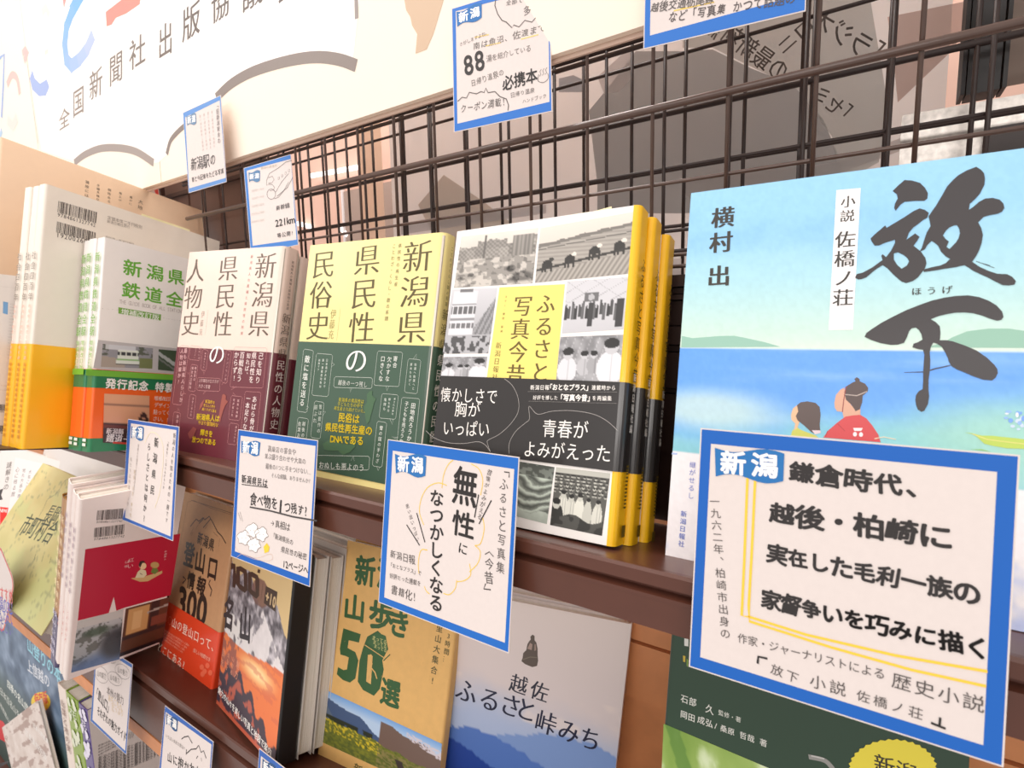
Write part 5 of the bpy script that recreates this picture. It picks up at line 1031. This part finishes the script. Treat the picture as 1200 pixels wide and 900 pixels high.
for P_ in ([(560, 412), (500, 395), (430, 425), (385, 500), (370, 600), (400, 690)], [(528, 430), (540, 340), (570, 270), (606, 235)], [(735, 262), (790, 300), (815, 380), (800, 480)], [(815, 640), (825, 720), (800, 820), (760, 835)], [(760, 835), (798, 880), (780, 960), (722, 1020)], [(722, 965), (730, 1040), (690, 1080), (635, 1090)], [(632, 1080), (620, 1140), (580, 1180), (540, 1172)], [(425, 868), (380, 870), (362, 960), (366, 1030)], [(405, 1125), (418, 1155), (440, 1175)]): I.line(P_, 5, YL, smooth=5)
I.build('card_writing', c2, MARK)
# card in front of pink / yellow books
F_ = free(-0.4636, 0.2431, -0.206, -0.0223, 0.1558, 0.0246); W, H = 0.1152, 0.1140
c3, I = card(F_, W, H, 'handwritten card with a plate of fried pieces, between pink and yellow books', [(282, 510.5), (370, 522.5), (360.7, 677.5), (275.3, 646)], 83)
I.at(130, 470, 3.75).L(2); flag(I, (574, 172), (658, 180), (652, 238), (574, 228), (40, 110, 174)); I.L(2)
for t_, *q in (('高級店の宴会や', 690, 208, 815, 225), ('並ぶ盛り合わせや大皿の', 676, 240, 858, 266), ('最後の1つに手をつけない…', 680, 285, 882, 312), ('そんな経験、ありませんか?', 705, 325, 878, 352)): I.h(t_, *q, (120, 114, 112), 'h', asp=1.0, size=1.0)
I.h('新潟県民は', 574, 340, 690, 362, MK, 'H', asp=1.0); I.line([(576, 366), (690, 380)], 2.5, MK); I.h('食べ物を', 612, 428, 735, 452, MK, 'H', res=3, asp=1.1); I.v('1', 748, 425, 745, 498, MK, 'K', res=3, asp=1.0); I.h('つ残す?', 762, 462, 866, 486, MK, 'H', res=3, asp=1.15)
I.line([(612, 466), (700, 482), (800, 508), (905, 526)], 5, (70, 66, 66)); I.h('→真相は', 700, 532, 788, 556, TH, 'h', asp=1.0); I.h('「新潟県民の', 706, 588, 802, 622, TH, 'h', asp=1.0); I.h('県民性の秘密', 748, 650, 862, 686, TH, 'h', asp=1.0); I.h('12ページへ', 755, 714, 868, 744, MK, 'H', asp=1.1)
I.line([(552, 690), (580, 672), (640, 690), (700, 672), (712, 690), (690, 702), (630, 694), (570, 668), (548, 640)], 1.2, (220, 190, 170), smooth=4)
for (x, y) in ((585, 600), (622, 568), (662, 585), (630, 632)):
    pts = [(x+(27+5*math.sin(6*t))*math.cos(t), y+(30+5*math.cos(5*t))*math.sin(t)) for t in np.linspace(0, 2*math.pi, 22, endpoint=False)]
    I.L(2).poly(pts, (252, 246, 242)); I.L(3).line(pts, 1.6, (110, 96, 92), closed=True); I.line([(x-8, y), (x-6, y+1)], 1.5, TH); I.line([(x+8, y), (x+10, y+1)], 1.5, TH)
I.poly([(672, 640), (686, 624), (698, 640), (694, 662), (676, 668)], (246, 206, 60)); I.line([(560, 490), (572, 525)], 1, TH); I.line([(568, 486), (580, 528)], 1, TH)
I.build('card_writing', c3, MARK)
# card over the railway book
F_ = free(-0.687, 0.2431, -0.2155, -0.0302, 0.1504, 0.0259); W, H = 0.1234, 0.1140
c4, I = card(F_, W, H, 'handwritten card asking about local character, below the railway book', [(153.5, 496), (206.8, 504), (199.9, 628.7), (146.5, 606.5)], 84, blue=(44, 96, 178))
I.at(0, 480, 6).L(2); flag(I, (925, 112), (1014, 125), (1008, 212), (922, 202), (56, 112, 170)); I.L(2)
I.v('新潟県民', 1105, 175, 1068, 620, MK, 'H', res=3, asp=.95, size=.62); I.v('らしさとは何か?', 1052, 225, 1012, 800, MK, 'H', res=3, asp=.9, size=.85); I.v('「県民性」とはなんだろうか', 1185, 210, 1150, 560, TH, 'h', asp=1.0, size=.85); I.v('新潟の人を知るための一冊です', 1230, 160, 1170, 800, TH, 'h', asp=1.0, size=.85)
I.v('越後人の個性と歴史をひもとく', 975, 240, 940, 600, (170, 160, 156), 'h', asp=1.0); I.v('私たちは何者なのか…', 925, 330, 895, 720, (170, 160, 156), 'h', asp=1.0, size=.8); I.v('民俗・方言・食文化', 950, 420, 918, 760, (200, 180, 150), 'h', asp=1.0, size=.8)
I.line([(1020, 230), (1060, 160), (1120, 190), (1150, 300), (1128, 560), (1090, 690)], 4, (246, 232, 200), smooth=4); I.build('card_writing', c4, MARK)
# cards on the lower shelf lip
F_ = free(-.8832, .2481, -.5506, -.076, .1893, .1225); W, H = .1369, .1089
c5, I = card(F_, W, H, 'handwritten card with four oval bubbles on the lower shelf lip', [(113.8, 756.3), (154.2, 782.5), (146.7, 880), (108.3, 843.3)], 85, blue=(60, 106, 176))
I.at(0, 750, 6).L(2); flag(I, (686, 62), (752, 100), (748, 152), (684, 110), (70, 110, 160)); I.L(2)
for x, y, rx, ry in ((780, 135, 34, 26), (715, 245, 46, 56), (808, 272, 50, 46), (862, 222, 52, 50)):
    I.line([(x+rx*math.cos(t), y+ry*math.sin(t)+.4*rx*math.cos(t)) for t in np.linspace(0, 2*math.pi, 20, endpoint=False)], 2, (150, 142, 140), closed=True); I.h('山の魅力', x-rx*.7, y-rx*.3, x+rx*.7, y+rx*.3, (150, 144, 140), 'h', asp=1.0)
I.h('本州の魅力', 752, 350, 870, 430, (130, 120, 116), 'h', asp=.95); I.h('「登山口」', 668, 350, 780, 500, MK, 'H', asp=1.15); I.h('それぞれの魅力ガイド', 684, 490, 890, 690, MK, 'H', asp=1.15); I.h('たっぷり', 785, 470, 870, 520, (224, 200, 160), 'h', asp=1.0); I.h('あちこちへ', 760, 400, 860, 480, (224, 200, 160), 'h', asp=1.0); I.build('card_writing', c5, MARK)
F_ = free(-.6833, .2471, -.5520, -.0145, .1882, .03); W, H = .1126, .0964
c6, I = card(F_, W, H, 'handwritten card with drawn mountain peaks at the bottom edge', [(194.2, 834.2), (248, 872.5), (243, 955), (187.5, 915)], 86, blue=(50, 100, 180))
I.at(160, 820, 6).L(2); flag(I, (212, 92), (292, 142), (286, 222), (210, 172), (44, 84, 130)); I.L(2)
I.line([(318, 276), (335, 262), (365, 256), (392, 305)], 5, MK); I.line([(350, 380), (385, 348), (420, 345), (438, 320), (455, 370), (472, 358), (490, 410)], 5, MK); I.line([(352, 350), (350, 384)], 5, MK); I.line([(432, 395), (422, 412)], 4, MK); I.line([(455, 410), (458, 432)], 2, MK)
I.h('山に抱かれた町', 215, 395, 500, 545, MK, 'H', asp=1.05); I.h('いちばん身近な里山へ', 205, 250, 345, 345, (150, 144, 140), 'h', asp=.95); I.build('card_writing', c6, MARK)
F_ = free(-.4805, .2497, -.5091, -.0448, .1616, .03); W, H = .1000, .0902
c7, I = card(F_, W, H, 'handwritten card cut off at the bottom edge, below the black-spined guide', [(305.8, 885.8), (362, 930), (358, 1010), (300, 975)], 87, blue=(50, 100, 180))
I.at(160, 820, 6).L(2); flag(I, (888, 408), (980, 470), (975, 560), (884, 500), (44, 84, 130)); I.build('card_writing', c7, MARK)
# cards on the wire grid
F_ = free(-.5826, .3570, .0778, .2484, .1208, .1222); W, H = .0664, .1013
u1, I = card(F_, W, H, 'handwritten card with a bullet train drawing on the wire grid', [(289.2, 200), (340.8, 186.3), (347.5, 280.8), (296.2, 288)], 88, blue=(66, 128, 204))
I.at(180, 180, 6).L(2); flag(I, (668, 128), (750, 118), (748, 190), (672, 202), (90, 130, 170)); I.L(2); G2 = (80, 78, 80)
I.line([(975, 48), (930, 60), (880, 100), (815, 140), (795, 190), (795, 225), (810, 215), (835, 218), (850, 235), (845, 255), (820, 262)], 2.5, G2); I.line([(808, 170), (835, 160), (848, 180), (835, 205), (808, 208)], 2.2, G2)
I.line([(860, 270), (900, 200), (950, 140)], 2.4, G2); I.line([(868, 300), (940, 240), (978, 170)], 2.8, G2); I.line([(850, 318), (880, 306), (910, 270), (950, 200)], 2.4, G2); I.line([(828+30*math.cos(t), 285+36*math.sin(t)) for t in np.linspace(0, 2*math.pi, 16, endpoint=False)], 2.6, G2, closed=True)
for k in range(4): x, y = 876+24*k, 175-18*k; I.line([(x, y-8), (x+9, y-12), (x+10, y+6), (x+1, y+10)], 1.6, G2, closed=True)
I.line([(872, 95), (900, 85)], 1, (240, 200, 170)); I.h('新幹線', 860, 386, 958, 362, (90, 86, 86), 'H', asp=1.0); I.h('221km', 855, 492, 990, 462, MK, 'B', asp=1.1, size=1.1); I.h('等公開!', 868, 578, 985, 556, G2, 'H', asp=1.0)
for k in range(5): I.h('時刻表と路線', 690, 262+55*k, 778, 244+55*k, (214, 206, 200), 'h', asp=1.0)
I.h('新潟の鉄道史', 755, 105, 870, 82, (190, 176, 160), 'h', asp=.9); I.build('card_writing', u1, MARK)
F_ = free(-.7080, .3585, .1643, -.0012, .0184, .0044); W, H = .0859, .0957
u2, I = card(F_, W, H, 'faint handwritten card hanging over the sign board edge', [(217, 137.5), (257.5, 117.5), (265, 208.3), (221.7, 220.8)], 89, blue=(100, 148, 210))
I.at(180, 100, 6).L(2); flag(I, (232, 212), (298, 195), (302, 265), (238, 285), (110, 140, 170)); I.L(2)
I.h('新潟駅の', 262, 560, 440, 515, (90, 86, 86), 'H', asp=1.1); I.h('昔と今記憶をたどる写真', 268, 665, 495, 600, (90, 86, 86), 'H', asp=1.05); I.v('「旧新潟駅舎の', 448, 120, 462, 410, (120, 112, 112), 'h', asp=1)
for k in range(4): I.v('思い出の駅舎と街並み', 410-28*k, 175+10*k, 428-26*k, 440+8*k, (200, 184, 178), 'h', asp=1.1, size=.8)
I.build('card_writing', u2, MARK)
F_ = free(-.2785, .350, .1490, .2135, .1282, .0499); W, H = .0815, .1000
u3, I = card(F_, W, H, 'handwritten card about eighty-eight hot springs hanging at the top', [(534, 13.3), (642.3, -15), (644, 119.3), (536, 145)], 90, blue=(36, 112, 200))
I.at(400, 0, 3).L(2); flag(I, (405, 40), (494, 10), (494, 62), (408, 95), (30, 108, 176)); I.L(2); G3 = (92, 86, 84)
I.line([(545, -20), (540, 20), (550, 50), (565, 72), (580, 78), (600, 98), (606, 88), (625, 95), (645, 72), (670, 78), (690, 55), (710, 62), (715, 42), (735, 38)], 3, G3); I.h('全部で', 578, 12, 640, -2, G3, 'h'); I.h('多数!', 638, 42, 718, 15, G3, 'h', res=3, asp=1.2)
I.h('さがしますよね。', 415, 158, 520, 112, (120, 112, 108), 'h', asp=1.1); I.h('南は魚沼、佐渡まで', 462, 165, 720, 95, (110, 104, 100), 'h', res=3, asp=1.0); I.h('88', 428, 235, 505, 205, MK, 'B', res=4, asp=1.35, size=1.0); I.h('湯を紹介している', 510, 208, 668, 168, (110, 104, 100), 'h', res=3, asp=1.2)
I.h('日帰り温泉の', 455, 295, 572, 252, (110, 104, 100), 'h', res=3, asp=1.3); I.h('必携本', 566, 296, 690, 262, MK, 'B', res=4, asp=1.25, size=1.02)
for k in range(3): I.line([(697+10*k, 268-3*k), (702+10*k, 262-3*k), (698+10*k, 252-3*k), (703+10*k, 244-3*k)], 1.5, G3)
I.line([(694, 262), (692, 285), (712, 290), (728, 275), (726, 258)], 1.8, G3, smooth=3); I.h('日帰り温泉', 594, 336, 680, 316, (104, 98, 96), 'h', asp=1.1); I.h('ハンドブック', 636, 358, 722, 336, (104, 98, 96), 'h', asp=1.1)
I.line([(410, 356), (425, 342), (440, 345), (450, 325), (475, 330), (492, 322), (502, 326), (508, 310), (516, 326), (540, 322), (558, 340), (580, 348), (588, 370), (586, 388)], 3, G3); I.h('クーポン満載!', 418, 384, 578, 356, G3, 'h', res=3, asp=1.3)
I.L(1)
for a_ in ((470, 132, 518, 122), (508, 162, 560, 150), (632, 138, 692, 122)): I.line([a_[:2], a_[2:]], 3, (248, 214, 110))
I.build('card_writing', u3, MARK)
F_ = free(-.1235, .350, .1686, .1338, .0807, .0034); W, H = .0905, .0662
u4, I = card(F_, W, H, 'handwritten card at the top frame edge, right of the hot spring card', [(763, -60), (941, -110), (938, -6), (761.7, 41.7)], 91, blue=(36, 112, 200))
I.at(800, 0, 3).L(2); I.h('越後交通栃尾線', -112, 28, 112, -6, G3, 'H', res=3, asp=1.2); I.h('など「写真集 かつて話題の', -50, 62, 400, -10, (84, 76, 76), 'H', res=3, asp=1.3, size=.95); I.L(1).line([(-30, 38), (110, 8)], 4, (248, 210, 90)); I.build('card_writing', u4, MARK)
# red-bordered card behind the tan book, and rounded card at the left edge
F_ = free(-1.05, .444, .195, .1832, .0, .0503); W, H = .0590, .052
ur, I = card(F_, W, H, 'small red-bordered card with a smiling face, behind the tan book', [(155, 216), (177, 211), (184, 232), (160, 240)], 92, blue=(214, 70, 66))
I.at(0, 150, 6).L(2).line([(1036+34*math.cos(t), 420+36*math.sin(t)) for t in np.linspace(0, 2*math.pi, 16, endpoint=False)], 2, (110, 130, 190), closed=True); I.h('^^', 1015, 425, 1060, 425, (110, 130, 190), 'b'); I.build('card_writing', ur, MARK)
fr = free(-1.2248, .2279, -.4492, 0, .10, -.52); r = root_at('handwritten_card', fr, 'round-cornered card with a red edge at the left frame edge', 'card')
W, H = .093, .121; rc = []
for cx, cy, a0 in ((W-.02, H-.02, 0), (.02, H-.02, 90), (.02, .02, 180), (W-.02, .02, 270)):
    for k in range(7): t = math.radians(a0+15*k); rc.append((cx+.02*math.cos(t), cy+.02*math.sin(t)))
n = len(rc); V = [(x, y_, z) for y_ in (0, .0006) for x, z in rc]; mesh_obj('paper_sheet', V, [tuple(range(n)), tuple(range(n, 2*n))[::-1]] + [(k, (k+1) % n, n+(k+1) % n, n+k) for k in range(n)], PAPER, r)
I = Ink(fr, 93); I.L(1); c_ = (W/2, H/2); inn_ = [(c_[0]+(x-c_[0])*.94, c_[1]+(z-c_[1])*.955) for x, z in rc]
I.add(rc+inn_, [(k, (k+1) % n, n+(k+1) % n, n+k) for k in range(n)], (224, 92, 84)); I.at(0, 600, 6).L(2)
for k, (t_, c) in enumerate((('おすすめ', (220, 110, 110)), ('新潟の本!', (120, 120, 190)), ('読んでみて', (90, 100, 190)), ('ください', (110, 110, 170)))): I.h(t_, -30, 560+70*k, 92, 600+75*k, c, 'H', asp=1.3)
I.build('card_writing', r, MARK)

bpy.data.objects.remove(_to); bpy.context.view_layer.update()
